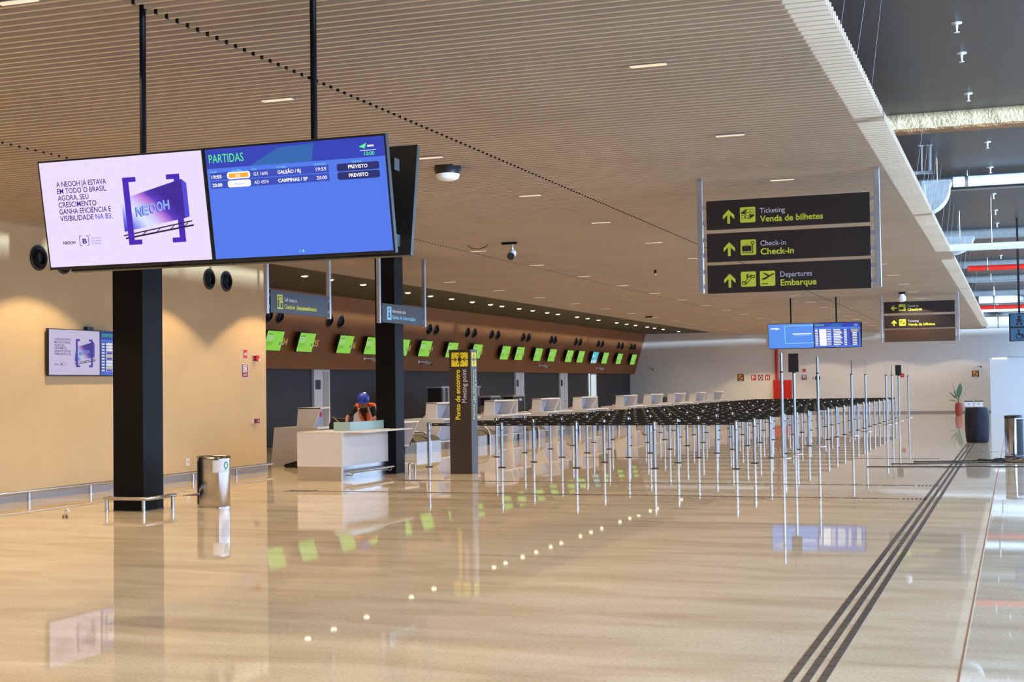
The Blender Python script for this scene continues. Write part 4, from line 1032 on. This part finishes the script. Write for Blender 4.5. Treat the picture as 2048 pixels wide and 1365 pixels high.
# ------------------------------------------------------------------ fittings on the tan wall
def wall_plate(name, label, cat, y0, y1, z0, z1, base, draw, depth=.012):
    t = thing(name, label, cat, (-15.28, (y0+y1)/2, z0))
    a = MB(); a.box(-15.281, y0, z0, -15.28 + depth, y1, z1, base); b = a.build('plate', t)
    c = MB(); p = Panel(c, (-15.28 + depth, y0, z0), (0,1,0), (0,0,1), (1,0,0)); p.dz = .001; draw(p, y1-y0, z1-z0); c.build('print', t, parent=b)
def d_horn(p, W, H):
    p.rect(W*.05, H*.04, W*.95, H*.96, M_REDP, 1); p.poly([(W*.2, H*.42), (W*.4, H*.42), (W*.7, H*.25), (W*.7, H*.75), (W*.4, H*.58), (W*.2, H*.58)], M_MARKW, 2)
    p.rect(W*.74, H*.47, W*.92, H*.53, M_MARKW, 2)
def d_hose(p, W, H):
    p.rect(W*.06, H*.03, W*.94, H*.97, M_DKRED, 1); p.rect(W*.22, H*.40, W*.78, H*.92, M_MARKW, 2)
    p.disc(W*.5, H*.66, W*.22, M_BLACK, 3, ry=H*.2); p.disc(W*.5, H*.66, W*.16, M_MARKW, 4, ry=H*.15)
    p.text('ALARME DE', W*.5, H*.24, H*.05, M_MARKW, W*.55, 2, .02, 'C'); p.text('INCÊNDIO', W*.5, H*.15, H*.05, M_MARKW, W*.5, 2, .02, 'C')
wall_plate('fire_sign', 'small red and white alarm sign on the tan wall, upper one', 'sign', 25.8, 25.97, 2.42, 2.62, M_MARKW, d_horn)
wall_plate('fire_sign', 'dark red sign with white ring panel on the tan wall, lower one', 'sign', 25.72, 26.0, 2.02, 2.31, M_MARKW, d_hose)
def sounder():
    t = thing('alarm_sounder', 'red alarm sounder box on the tan wall beside the signs', 'alarm', (-15.28, 26.24, 2.37))
    a = MB(); a.box(-15.285, 26.16, 2.36, -15.26, 26.32, 2.51, M_MARKW); a.build('back_plate', t)
    a = MB(); a.box(-15.26, 26.18, 2.37, -15.17, 26.31, 2.495, M_RED); a.build('body', t, bevel=.012)
    a = MB(); a.box(-15.17, 26.25, 2.375, -15.16, 26.31, 2.42, M_MARKW); a.build('flash_lens', t)
    t = thing('alarm_call_point', 'red alarm call point low on the tan wall near its end', 'alarm', (-15.28, 26.25, 1.05))
    a = MB(); a.box(-15.285, 26.15, 1.045, -15.255, 26.35, 1.15, M_MARKW); a.build('back_plate', t)
    a = MB(); a.box(-15.255, 26.19, 1.05, -15.2, 26.35, 1.145, M_DKRED); a.build('body', t, bevel=.006)
    a = MB(); a.box(-15.2, 26.28, 1.075, -15.195, 26.31, 1.12, M_MARKW); a.build('label_print', t)
    t = thing('wall_socket', 'white socket plate low on the tan wall between column and bin', 'socket', (-15.28, 23.68, .3))
    a = MB(); a.box(-15.285, 23.63, .295, -15.262, 23.73, .435, M_MARKW); a.build('plate', t, bevel=.005)
    a = MB(); a.box(-15.262, 23.66, .34, -15.26, 23.70, .39, M_DESKG); a.build('socket_face', t)
sounder()
def trash():
    cx, cy = -12.6, 16.45
    t = thing('crumpled_wrapper', 'small crumpled paper and wrapper on the floor left of the near column', 'litter', (cx, cy, 0))
    rnd = random.Random(3)
    a = MB(); P = [(rnd.uniform(-.07, .07), rnd.uniform(-.05, .05), z) for z in (0.0, 0.0, 0.0, .03, .05, .08, .12, .14)]
    P = [(cx + x, cy + y, z) for x, y, z in P]
    a.add(P, [(0,1,4),(1,2,4),(2,0,3),(3,4,5),(4,6,5),(3,5,7),(5,6,7),(2,3,7),(1,6,4)], M_PAPER); a.build('paper', t)
    a = MB()
    for k in range(7): x, y = cx - .04 + rnd.uniform(-.05, .05), cy + rnd.uniform(-.04, .04); a.box(x, y, 0, x + .02, y + .014, .012 + .03*rnd.random(), M_AMBW if k % 3 else M_DKRED)
    a.build('scraps', t)
trash()

# ------------------------------------------------------------------ far wall: signs, fire cabinet, plant, bins, booth
def far_sign(label, x0, x1, z0, z1, base, draw):
    t = thing('wall_sign', label, 'sign', ((x0+x1)/2, YF, z0))
    a = MB(); a.box(x0, YF - .02, z0, x1, YF, z1, base); b = a.build('plate', t)
    c = MB(); p = Panel(c, (x0, YF - .02, z0), (1,0,0), (0,0,1), (0,-1,0)); p.dz = .003; draw(p, x1-x0, z1-z0); c.build('print', t, parent=b)
M_AMB = mat('amber_print', (226, 150, 70), 0.6, noise=0.02)
def d_gate(p, W, H):
    p.rect(W*.15, H*.28, W*.85, H*.9, M_AMB, 1); p.line([(W*.22, H*.4), (W*.42, H*.4), (W*.62, H*.72), (W*.8, H*.72)], H*.1, M_SIGN, 2); p.rect(W*.15, H*.1, W*.85, H*.2, M_MARKW, 1)
def d_flame(p, W, H):
    p.rect(W*.05, H*.05, W*.95, H*.95, M_REDP, 1); p.rect(W*.2, H*.4, W*.62, H*.85, M_MARKW, 2); p.rect(W*.2, H*.15, W*.34, H*.42, M_MARKW, 2); p.disc(W*.75, H*.55, W*.09, M_MARKW, 2)
def d_reel(p, W, H): p.rect(W*.05, H*.05, W*.95, H*.95, M_DKRED, 1); p.disc(W*.52, H*.5, W*.34, M_MARKW, 2, ry=H*.34); p.disc(W*.52, H*.5, W*.2, M_DKRED, 3, ry=H*.2)
def d_H(p, W, H): p.rect(W*.05, H*.05, W*.95, H*.95, M_REDP, 1); p.text('H', W*.5, H*.2, H*.6, M_MARKW, W*.5, 2, .04, 'C')
def d_plain(p, W, H): p.rect(W*.05, H*.05, W*.95, H*.95, M_REDP, 1); p.rect(W*.25, H*.45, W*.75, H*.55, M_AMB, 2)
def d_exit(p, W, H): p.rect(W*.42, H*.05, W*.98, H*.95, M_SIGN, 1); p.disc(W*.7, H*.62, W*.1, M_MARKW, 2); p.line([(W*.12, H*.3), (W*.22, H*.75), (W*.3, H*.3)], H*.1, M_SIGN, 1)
far_sign('dark amber pictogram sign on the far wall, left of the red signs', -15.06, -14.69, 1.88, 2.29, M_SIGN, d_gate)
far_sign('red alarm sign, leftmost of three on the far wall', -14.29, -13.97, 1.9, 2.25, M_MARKW, d_flame)
far_sign('dark red hose reel sign, middle of three on the far wall', -13.89, -13.57, 1.9, 2.25, M_MARKW, d_reel)
far_sign('red sign with letter H, rightmost of three on the far wall', -13.49, -13.17, 1.9, 2.25, M_MARKW, d_H)
far_sign('small plain red sign above the extinguisher sign on the far wall', -11.36, -11.15, 2.34, 2.54, M_MARKW, d_plain)
far_sign('red extinguisher sign on the far wall below the small red one', -11.42, -11.11, 1.89, 2.2, M_MARKW, d_hose)
far_sign('pale and dark exit sign on the far wall right of the extinguisher sign', -10.86, -10.36, 1.88, 2.11, M_MARKW, d_exit)
far_sign('dark amber pictogram sign on the far wall beside the white booth', -2.22, -1.86, 1.91, 2.28, M_SIGN, d_gate)
far_sign('small red sign on the far wall behind the farther black panel post', -6.0, -5.78, 1.95, 2.2, M_MARKW, d_plain)
def hydrant():
    t = thing('fire_hose_cabinet', 'bright red fire hose cabinet with riser pipe on the far wall', 'cabinet', (-12.47, YF, .7))
    a = MB(); a.box(-12.98, YF - .22, .70, -11.96, YF - .002, 1.91, M_RED); b = a.build('body', t, bevel=.01)
    a = MB(); a.box(-12.94, YF - .235, .74, -12.0, YF - .22, 1.87, M_RED); d = a.build('door', t)
    c = MB(); c.box(-12.45, YF - .26, 1.66, -12.37, YF - .235, 1.80, M_BLACK); c.build('handle', t, parent=d)
    a = MB(); a.cyl((-12.78, YF - .12, 1.9), (-12.78, YF - .12, 4.6), .085, M_RED, seg=14); a.build('riser_pipe', t)
hydrant()
def plant():
    x, y = -2.69, 73.2
    t = thing('potted_plant', 'tall leafy plant in a terracotta pot against the far wall', 'plant', (x, y, 0))
    a = MB(); a.lathe((x, y, 0), [(.14, 0), (.17, .08), (.185, .35), (.17, .52), (.15, .60), (.155, .63), (.13, .63), (.12, .55)], M_CLAY, 20); a.build('pot', t)
    a = MB(); a.lathe((x, y, 0), [(.125, .56), (.02, .575)], M_BLACKCOL, 16); a.build('soil', t)
    spec = [(-.3, .02, 1.62, .035), (.1, -.02, 1.62, .15), (.52, .05, 1.46, .04), (-.45, 0, 1.2, .06), (-.46, .1, .74, .055), (-.2, -.15, 1.25, .05), (.12, .1, 1.4, .10), (.0, -.08, 1.42, .11), (-.3, -.1, .95, .05)]
    for dx, dy, zt, wd in spec:
        a = MB(); n = 8; c = []
        for k in range(n + 1):
            f = k/n; c.append(Vector((x + dx*f**1.3, y + dy*f, .58 + (zt - .58)*(f if zt > 1 else math.sin(f*1.9)/.95))))
        vs = []
        for k, q in enumerate(c):
            f = k/n; ww = .012 if f < .4 else wd*math.sin(math.pi*min(1, (f-.4)/.6*.93 + .06))
            side = Vector((.8, .5, .15)).normalized() if abs(dx) < .25 else Vector((.2, .9, .5)).normalized()
            vs += [q - side*ww + Vector((0, 0, .01)), q + Vector((0, -.02, 0)), q + side*ww + Vector((0, 0, .01))]
        fs = []
        for k in range(n): b0 = 3*k; fs += [(b0, b0+1, b0+4, b0+3), (b0+1, b0+2, b0+5, b0+4)]
        a.add(vs, fs, M_LEAF, True); a.build('leaf', t)
plant()
def far_bin(x, label):
    y = 74.6
    t = thing('recycling_bin', label, 'bin', (x, y, 0), 'recycling bins by the far wall')
    a = MB(); a.box(x - .2, y - .16, 0, x + .2, y + .16, .62, M_STEEL); a.build('body', t, bevel=.03)
    a = MB(); a.box(x - .21, y - .17, .42, x + .21, y - .165, .66, M_MARKW); b = a.build('label_panel', t)
    c = MB(); p = Panel(c, (x - .21, y - .17, .42), (1,0,0), (0,0,1), (0,-1,0)); p.disc(.21, .13, .06, M_GREEN, 1); p.disc(.21, .13, .035, M_MARKW, 2); c.build('print', t, parent=b)
    a = MB(); a.box(x - .21, y - .17, .66, x + .21, y + .17, .72, M_BLACK); a.build('lid', t)
far_bin(-2.25, 'small steel recycling bin by the far wall, left one behind the drum')
far_bin(-1.78, 'small steel recycling bin by the far wall, right one behind the drum')
def booth():
    t = thing('white_booth', 'plain white booth standing at the right before the far wall', 'booth', (.6, 76.5, 0))
    a = MB(); a.box(-1.2, 74.9, .06, 2.6, 78.4, 2.86, M_BOOTH); a.build('panels', t)
    a = MB(); a.box(-1.22, 74.87, 0, 2.62, 78.42, .06, M_DOORW); a.build('base_rail', t)
    a = MB(); a.box(-1.22, 74.87, 2.86, 2.62, 78.42, 2.92, M_ALU); a.build('top_rail', t)
    a = MB(); a.box(-1.08, 74.82, 2.80, -.38, 74.87, 2.87, M_DAYLED); a.build('light_bar', t)
booth()

# ------------------------------------------------------------------ open dark deck at the right: beams, ducts, pipes, sprinklers
def beam(y, label, fire=True):
    t = thing('roof_beam', label, 'beam', (1, y, 5.4))
    if fire:
        a = MB(); n = 60; vs = []
        rnd = random.Random(int(y))
        for k in range(n + 1):
            x = -3.9 + 7.89*k/n; j = lambda: rnd.uniform(-.008, .008)
            vs += [(x, y + j(), 5.66), (x, y + j(), 5.43 + j()), (x, y + .03 + j(), 5.40 + j()), (x, y + .32, 5.40 + j()), (x, y + .34, 5.66)]
        fs = [(5*k+q, 5*k+q+1, 5*k+q+6, 5*k+q+5) for k in range(n) for q in range(4)]
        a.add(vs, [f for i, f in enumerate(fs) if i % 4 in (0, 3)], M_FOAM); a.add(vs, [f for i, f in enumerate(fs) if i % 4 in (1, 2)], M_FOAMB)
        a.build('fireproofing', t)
    else:
        a = MB(); a.box(-3.9, y, 5.40, XR - .02, y + .22, 5.42, M_PIPEG); a.box(-3.9, y + .1, 5.42, XR - .02, y + .12, 5.66, M_PIPEG); a.build('flange', t)
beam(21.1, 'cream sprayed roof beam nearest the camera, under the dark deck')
for k, y in enumerate((28.0, 37.9, 47.9, 55.0, 64.0)): beam(y, 'grey steel roof beam, %s behind the cream sprayed beam' % ORD[k], False)
def pipe(y, z, r, m, label, x0=-1.35):
    t = thing('ceiling_pipe', label, 'pipe', (1, y, z))
    a = MB(); a.cyl((x0, y, z), (XR - .02, y, z), r, m, seg=14); a.build('tube', t)
    for x in (-.75, 1.2, 3.2):
        a = MB(); a.cyl((x, y, z), (x, y, 5.66), .008, M_ALU, seg=6); a.lathe((x - .02, y, z), [(r + .006, 0), (r + .006, .04)], M_ALU, 14, (1,0,0)); a.build('hanger', t)
pipe(27.2, 5.44, .10, M_PIPEW, 'white wrapped pipe under the deck before the first grey beam', x0=-1.0)
pipe(47.0, 5.32, .085, M_RED, 'thick red sprinkler pipe, nearer of two under the dark deck')
pipe(54.0, 5.35, .03, M_PIPEG, 'thin grey pipe between the two red pipes under the deck')
pipe(61.5, 5.10, .16, M_PIPEW, 'white wrapped pipe just above the farther red pipe')
pipe(62.5, 4.82, .085, M_RED, 'red sprinkler pipe, farther of two under the dark deck')
pipe(70.0, 4.85, .12, M_PIPEG, 'grey pipe near the far wall under the deck')
pipe(76.0, 4.75, .35, M_PIPEW, 'wide white duct before the far wall under the deck')
def white_track():
    t = thing('ceiling_track', 'long white box rail running from the slat edge to the right', 'rail', (2, 31.2, 4.5))
    a = MB(); a.box(-1.3, 31.1, 4.50, XR - .02, 31.22, 4.64, M_PIPEW); a.build('rail', t)
    for x in (-.4, 1.6, 3.4):
        a = MB(); a.cyl((x, 31.16, 4.64), (x, 31.16, 5.66), .01, M_ALU, seg=6); a.build('hanger', t)
white_track()
def elbow(y, x0, x1, z0, z1, label, d=.5):
    """duct turning from horizontal to down"""
    t = thing('duct_elbow', label, 'duct', ((x0+x1)/2, y, z0))
    n = 8; pr = [(x0, z1), (x1, z1), (x1, z1 - .1*(z1-z0))]
    for k in range(n + 1):
        a_ = math.pi/2*k/n; pr.append((x0 + (x1-x0)*math.cos(a_)*.98, z0 + (z1-z0)*.9*(1 - math.sin(a_)*.98)))
    pr.append((x0, z0))
    a = MB(); a.prism([(x, y, z) for x, z in pr], (0, d, 0), M_GALV); a.build('casing', t)
    a = MB(); a.box(x0 - .03, y - .02, z0 - .03, x0 + .02, y + d + .02, z1 + .03, M_GALV); a.box(x0, y - .015, z1 - .03, x1 + .015, y + d + .015, z1 + .03, M_GALV); a.build('flanges', t)
    a = MB(); a.cyl(((x0+x1)/2, y + .2, z1), ((x0+x1)/2, y + .2, 5.66), .008, M_ALU, seg=6); a.build('hanger', t)
elbow(25.2, -1.42, -.98, 4.66, 5.19, 'shiny silver duct elbow beside the slat edge, nearer one')
elbow(33.4, -1.42, -.82, 4.62, 5.0, 'pale duct elbow beside the slat edge below the white rail')
def trapeze():
    t = thing('pipe_hanger', 'steel hanger of two rods and a bar beside the slat edge', 'hanger', (-1.3, 24.0, 5.2))
    for x, r in ((-1.375, .012), (-1.245, .025)):
        a = MB(); a.cyl((x, 24.0, 5.2), (x + .01, 24.0, 5.655), r, M_PIPEW, seg=8); a.build('rod', t)
        a = MB(); a.box(x - .05, 23.97, 5.638, x + .05, 24.03, 5.655, M_PIPEW); a.build('anchor', t)
    a = MB(); a.box(-1.55, 23.97, 5.17, -1.2, 24.03, 5.215, M_GALV); a.build('bar', t)
trapeze()
for k, y in enumerate((15.9, 17.4, 19.9, 24.1, 27.0, 30.9, 33.9, 36.7, 43.1, 46.3)):
    x = -.51 if k < 3 else -.34
    t = thing('sprinkler_head', 'small white sprinkler under the dark deck, %s from the camera' % ORD[k], 'sprinkler', (x, y, 5.65), 'sprinklers under the dark deck')
    a = MB(); a.lathe((x, y, 5.65), [(.06, 0), (.06, -.012), (.018, -.016), (.014, -.07)], M_PIPEW, 14); a.build('escutcheon', t)
    a = MB(); a.lathe((x, y, 5.65), [(.012, -.07), (.012, -.10), (.032, -.106), (.032, -.11)], M_PIPEW, 14); a.build('deflector', t)
k = 0
for y in (11.6, 12.8, 14.2, 20.8, 22.3, 23.2, 23.8, 24.4, 25.8, 28.2, 30.2, 32.0, 34.4, 36.2, 38.0, 40.5, 44, 48, 52):
    a = MB(); a.cyl((-1.28, y, 4.6), (-1.18 + (y % 1)*.05, y + .25, 5.66), .0013, M_ALU, seg=6)
    single(a, 'hanger_wire', 'thin steel hanger wire at the slat edge, %s from the camera' % ORD[k], 'wire', (-1.28, y, 4.6), 'hanger wires along the slat edge'); k += 1

# ------------------------------------------------------------------ tactile guide strips and cables on the floor
def tactile(label, rects):
    a = MB()
    for x0, y0, x1, y1 in rects: a.box(x0, y0, 0, x1, y1, .004, M_TACT)
    x, y = rects[0][0], rects[0][1]
    single(a, 'tactile_strip', label, 'tactile strip', (x, y, 0))
R = []
for x in (-1.295, -1.2, -1.108):
    y = -2.0
    while y < 41.0:
        R.append((x - .025, y, x + .025, y + .27)); y += .285
tactile('triple line of dark tactile dashes running down the hall at the right', R)
def cross(y, x0, x1, label, blk=True, left=False):
    R = []; x = x1
    if blk:
        for k in range(10 if not left else 6):
            xx = x1 + (.045 + .06*k); R.append((xx, y - .13, xx + .03, y + .13))
    x = x1
    while x > x0: R.append((max(x0, x - .27), y - .045, x - .01, y + .045)); x -= .285
    if left:
        for k in range(9):
            xx = x0 - .06 - .06*k; R.append((xx, y - .16, xx + .03, y + .16))
    tactile(label, R)
cross(21.62, -11.4, -1.66, 'dark dashed tactile strip across the floor, nearest of the crossing strips', left=True)
cross(24.4, -10.55, -1.62, 'dark dashed tactile strip across the floor, second crossing strip past the desk', left=True)
cross(32.87, -9.9, -2.28, 'dark dashed tactile strip across the floor among the queue posts')
R = []
for k in range(11): xx = -1.3 + .065*k; R.append((xx, 30.65, xx + .03, 30.9))
x = -.55
while x < 4: R.append((x, 30.74, x + .26, 30.82)); x += .285
tactile('short dark tactile strip running right from the triple line by the cables', R)
R = []
for k in range(8): xx = -1.2 + .065*k; R.append((xx, 35.9, xx + .03, 36.15))
x = -.65
while x < 4: R.append((x, 35.98, x + .26, 36.06)); x += .285
tactile('dark tactile strip running right from the triple line before the drum', R)
R = [(-13.2 + .06*k, 20.3, -13.17 + .06*k, 20.75) for k in range(8)]
tactile('small patch of dark tactile bars on the floor behind the steel bin', R)
def cable(pts, label, r=.011):
    rnd = random.Random(len(label)); P = []
    for (ax, ay), (bx_, by_) in zip(pts, pts[1:]):
        for k in range(6): f = k/6; P.append((ax + (bx_-ax)*f + rnd.uniform(-.02, .02), ay + (by_-ay)*f + rnd.uniform(-.07, .07), r))
    P.append((pts[-1][0], pts[-1][1], r))
    a = MB(); a.tube(P, r, M_CABLE, 6); single(a, 'floor_cable', label, 'cable', (pts[0][0], pts[0][1], 0))
cable([(-2.9, 29.5), (-2.2, 29.6), (-1.2, 29.7), (.3, 29.9), (2.5, 30)], 'black cable lying across the tactile lines, nearest strand')
cable([(-2.5, 30.6), (-2.0, 30.75), (-1.3, 31.1), (-.4, 31.3), (.6, 31.4)], 'black cable lying across the tactile lines, middle strand')
cable([(-2.1, 31.45), (-1.6, 31.5), (-.8, 31.9), (.2, 32.2), (1.5, 32.4)], 'black cable lying across the tactile lines, farthest strand', .014)
def coil():
    t = thing('cable_heap', 'tangled heap of cables and rope on the floor by the right bin', 'cable', (-.1, 31.9, 0))
    rnd = random.Random(5)
    for nm, m, n in (('dark_cable', M_CABLE, 5), ('pale_rope', M_FOAMB, 1)):
        for q in range(n):
            a = MB(); P = []; cx = -.45 + rnd.random()*.8; cy = 31.6 + rnd.random()*.5
            for k in range(26): d = k*.6; P.append((cx + (.12 + .1*rnd.random())*math.cos(d)*1.7, cy + (.12 + .1*rnd.random())*math.sin(d), .015 + .05*rnd.random()*(k % 3)/2))
            a.tube(P, .015, m, 6); a.build(nm, t)
coil()

# ------------------------------------------------------------------ the worker behind the desk
def skin_mesh(name, pts, edges, radii, m, parent, root_i=0, sub=2):
    base = Vector(parent['_w']) if '_w' in parent else Vector(parent.parent['_w'])
    me = bpy.data.meshes.new(name); me.from_pydata([tuple(Vector(p) - base) for p in pts], edges, []); me.update()
    o = bpy.data.objects.new(name, me); COL.objects.link(o); o.parent = parent
    md = o.modifiers.new('skin', 'SKIN'); md.use_smooth_shade = True
    for i, r in enumerate(radii):
        sv = me.skin_vertices[0].data[i]; sv.radius = r if isinstance(r, tuple) else (r, r); sv.use_root = (i == root_i)
    s2 = o.modifiers.new('subdivision', 'SUBSURF'); s2.levels = sub; s2.render_levels = sub
    me.materials.append(m)
    return o
def worker():
    X, Yh = -13.12, 27.42
    t = thing('person', 'person in blue helmet and orange vest bending over the information desk', 'person', (X, Yh, 0))
    pts = []; ed = []; rad = []
    def add(p, r, par=None):
        pts.append(p); rad.append(r)
        if par is not None: ed.append((par, len(pts) - 1))
        return len(pts) - 1
    hip = add((X, Yh, .95), (.15, .12)); wa = add((X + .01, Yh - .06, 1.08), (.135, .10), hip); ch = add((X + .02, Yh - .2, 1.26), (.16, .11), wa)
    ub = add((X + .03, Yh - .31, 1.36), (.13, .09), ch); nk = add((X + .05, Yh - .40, 1.42), .055, ub)
    h1 = add((X + .06, Yh - .46, 1.47), (.075, .085), nk); h2 = add((X + .065, Yh - .47, 1.555), (.08, .095), h1); h3 = add((X + .065, Yh - .45, 1.61), (.05, .06), h2)
    ns = add((X + .065, Yh - .585, 1.48), .014, h1)
    LM = {}
    for s_ in (-1, 1):
        sh = add((X + .03 + s_*.17, Yh - .30, 1.36), .06, ub)
        if s_ < 0: el = add((X - .30, Yh - .50, 1.15), .043, sh); wr = add((X - .14, Yh - .86, .985), .028, el)
        else: el = add((X + .31, Yh - .40, 1.12), .043, sh); wr = add((X + .24, Yh - .80, .985), .028, el)
        LM[s_] = (sh, el, wr)
        dv = Vector((.18 if s_ < 0 else -.1, -1, 0)).normalized(); sd = Vector((-dv.y, dv.x, 0)); w0 = Vector(pts[wr])
        pm = add(tuple(w0 + dv*.06 + Vector((0, 0, -.012))), (.034, .015), wr)
        pc = Vector(pts[pm])
        for q, (off, ln) in enumerate(((-.03, .062), (-.01, .072), (.01, .067), (.03, .052))):
            k0 = add(tuple(pc + dv*.03 + sd*off), .0095, pm); k1 = add(tuple(pc + dv*(.03 + ln*.55) + sd*off*1.15 + Vector((0, 0, .004))), .0085, k0); add(tuple(pc + dv*(.03 + ln) + sd*off*1.2 + Vector((0, 0, -.012))), .0075, k1)
        ts = -s_*(1 if True else 1)
        th0 = add(tuple(w0 + dv*.035 + sd*ts*-.035 + Vector((0, 0, -.008))), .011, wr); add(tuple(w0 + dv*.075 + sd*ts*-.06 + Vector((0, 0, -.015))), .009, th0)
        hp = add((X + s_*.1, Yh + .01, .88), .085, hip); kn = add((X + s_*.12, Yh - .02, .48), .058, hp); an = add((X + s_*.125, Yh + .03, .09), .042, kn); add((X + s_*.135, Yh - .13, .04), (.045, .032), an)
    body = skin_mesh('body', pts, ed, rad, M_SKIN, t)
    # shirt: torso and upper arms
    P = [(X, Yh, .94), (X + .01, Yh - .06, 1.08), (X + .02, Yh - .2, 1.26), (X + .03, Yh - .31, 1.36), (X + .045, Yh - .37, 1.40)]; E = [(0,1),(1,2),(2,3),(3,4)]; Rr = [(.17,.14),(.16,.128),(.185,.14),(.165,.118),.078]
    for s_ in (-1, 1):
        sh, el, wr = LM[s_]; a0 = Vector(pts[sh]); a1 = Vector(pts[el]); i = len(P); P += [tuple(a0), tuple(a0.lerp(a1, .95))]; E += [(3, i), (i, i+1)]; Rr += [.072, .056]
    skin_mesh('shirt', P, E, Rr, M_SHIRT, t)
    P = [(X, Yh, .97), (X, Yh, .9)]; E = [(0, 1)]; Rr = [(.158,.13), (.15,.13)]
    for s_ in (-1, 1):
        i = len(P); P += [(X + s_*.1, Yh + .01, .86), (X + s_*.12, Yh - .02, .48), (X + s_*.125, Yh + .03, .1)]; E += [(1, i), (i, i+1), (i+1, i+2)]; Rr += [.096, .07, .06]
    skin_mesh('trousers', P, E, Rr, M_TROUS, t)
    for s_ in (-1, 1):
        skin_mesh('boot', [(X + s_*.125, Yh + .035, .13), (X + s_*.127, Yh + .02, .055), (X + s_*.135, Yh - .15, .045)], [(0, 1), (1, 2)], [.058, (.055, .055), (.052, .045)], M_BLACK, t)
    # vest: sleeveless shell over the shirt, black shirt showing in its V neck, two silver stripes
    P = [(X, Yh, .93), (X + .01, Yh - .06, 1.08), (X + .02, Yh - .2, 1.26), (X + .03, Yh - .30, 1.365), (X + .04, Yh - .35, 1.40)]; E = [(0,1),(1,2),(2,3),(3,4)]; Rr = [(.185,.155),(.175,.142),(.20,.155),(.18,.13),(.085,.07)]
    for s_ in (-1, 1):
        sh, el, wr = LM[s_]; a0 = Vector(pts[sh]); a1 = Vector(pts[el]); i = len(P); P += [tuple(a0 + Vector((0, .01, .012))), tuple(a0.lerp(a1, .16) + Vector((0, .01, .01)))]; E += [(3, i), (i, i+1)]; Rr += [.088, .084]
    v = skin_mesh('vest', P, E, Rr, M_VEST, t)
    spine = [Vector(q) for q in P[:4]] + [Vector((X + .045, Yh - .36, 1.41))]
    half = [(.188, .158), (.18, .148), (.206, .162), (.188, .142), (.10, .095)]
    def wrap(nm, cols, m):
        b = MB()
        for a0, a1 in cols:
            vs = []
            n = 4
            for i, c in enumerate(spine):
                d = (spine[min(i+1, 4)] - spine[max(i-1, 0)]).normalized(); u = Vector((1,0,0)); f = d.cross(u).normalized()
                if f.y > 0: f = -f
                for k in range(n + 1):
                    an = a0[i] + (a1[i] - a0[i])*k/n; vs.append(c + u*math.sin(an)*half[i][0]*1.0 + f*math.cos(an)*half[i][1])
            b.add(vs, [(i*(n+1)+k, i*(n+1)+k+1, (i+1)*(n+1)+k+1, (i+1)*(n+1)+k) for i in range(4) for k in range(n)], m, True)
        o = b.build(nm, t, parent=v); sd = o.modifiers.new('solid', 'SOLIDIFY'); sd.thickness = .01; sd.offset = 1
    wrap('neck_opening', [((-.02, -.05, -.2, -.42, -.9), (.02, .05, .2, .42, .9))], M_SHIRT)
    wrap('reflective_stripe', [((.62, .6, .58, .62, .95), (.86, .82, .80, .86, 1.25)), ((-.86, -.82, -.80, -.86, -1.25), (-.62, -.6, -.58, -.62, -.95))], M_REFL)
    # helmet
    hc = Vector((X + .066, Yh - .465, 1.545)); up = Vector((.05, -.42, .9)).normalized()
    a = MB(); a.lathe(hc, [(.128, -.035), (.132, 0), (.128, .04), (.108, .085), (.07, .115), (.015, .125)], M_HELM, 24, up); h = a.build('helmet', t)
    fw = (Vector((0.05, -1, -.4)) - up*Vector((0.05, -1, -.4)).dot(up)).normalized(); rt = fw.cross(up)
    b = MB(); P = []
    for k in range(11):
        an = math.radians(-75 + 15*k); P.append((hc + up*-.03 + fw*math.cos(an)*.125 + rt*math.sin(an)*.125, hc + up*-.045 + fw*math.cos(an)*.185 + rt*math.sin(an)*.14))
    vs = [q for pr in P for q in pr]; b.add(vs, [(2*k, 2*k+1, 2*k+3, 2*k+2) for k in range(10)], M_HELM, True)
    vb = b.build('brim', t, parent=h); sm = vb.modifiers.new('solid', 'SOLIDIFY'); sm.thickness = .006
    for s_ in (-1, 1):
        e = MB(); ec = Vector((X + .065 + s_*.033, Yh - .565, 1.515)); e.lathe(ec, [(.004, -.009), (.011, 0), (.004, .009)], M_BLACK, 10); e.build('eye', t)
    e = MB(); e.tube([(X + .035, Yh - .552, 1.44), (X + .065, Yh - .562, 1.438), (X + .095, Yh - .552, 1.44)], .007, M_CLAY, 6); e.build('mouth', t)
    hb = MB(); hb.lathe(Vector((X + .066, Yh - .44, 1.52)), [(.10, -.05), (.112, 0), (.10, .03)], M_BLACKCOL, 18, up); hb.build('hair', t)
worker()
for o in bpy.data.objects:
    if '_w' in o: del o['_w']
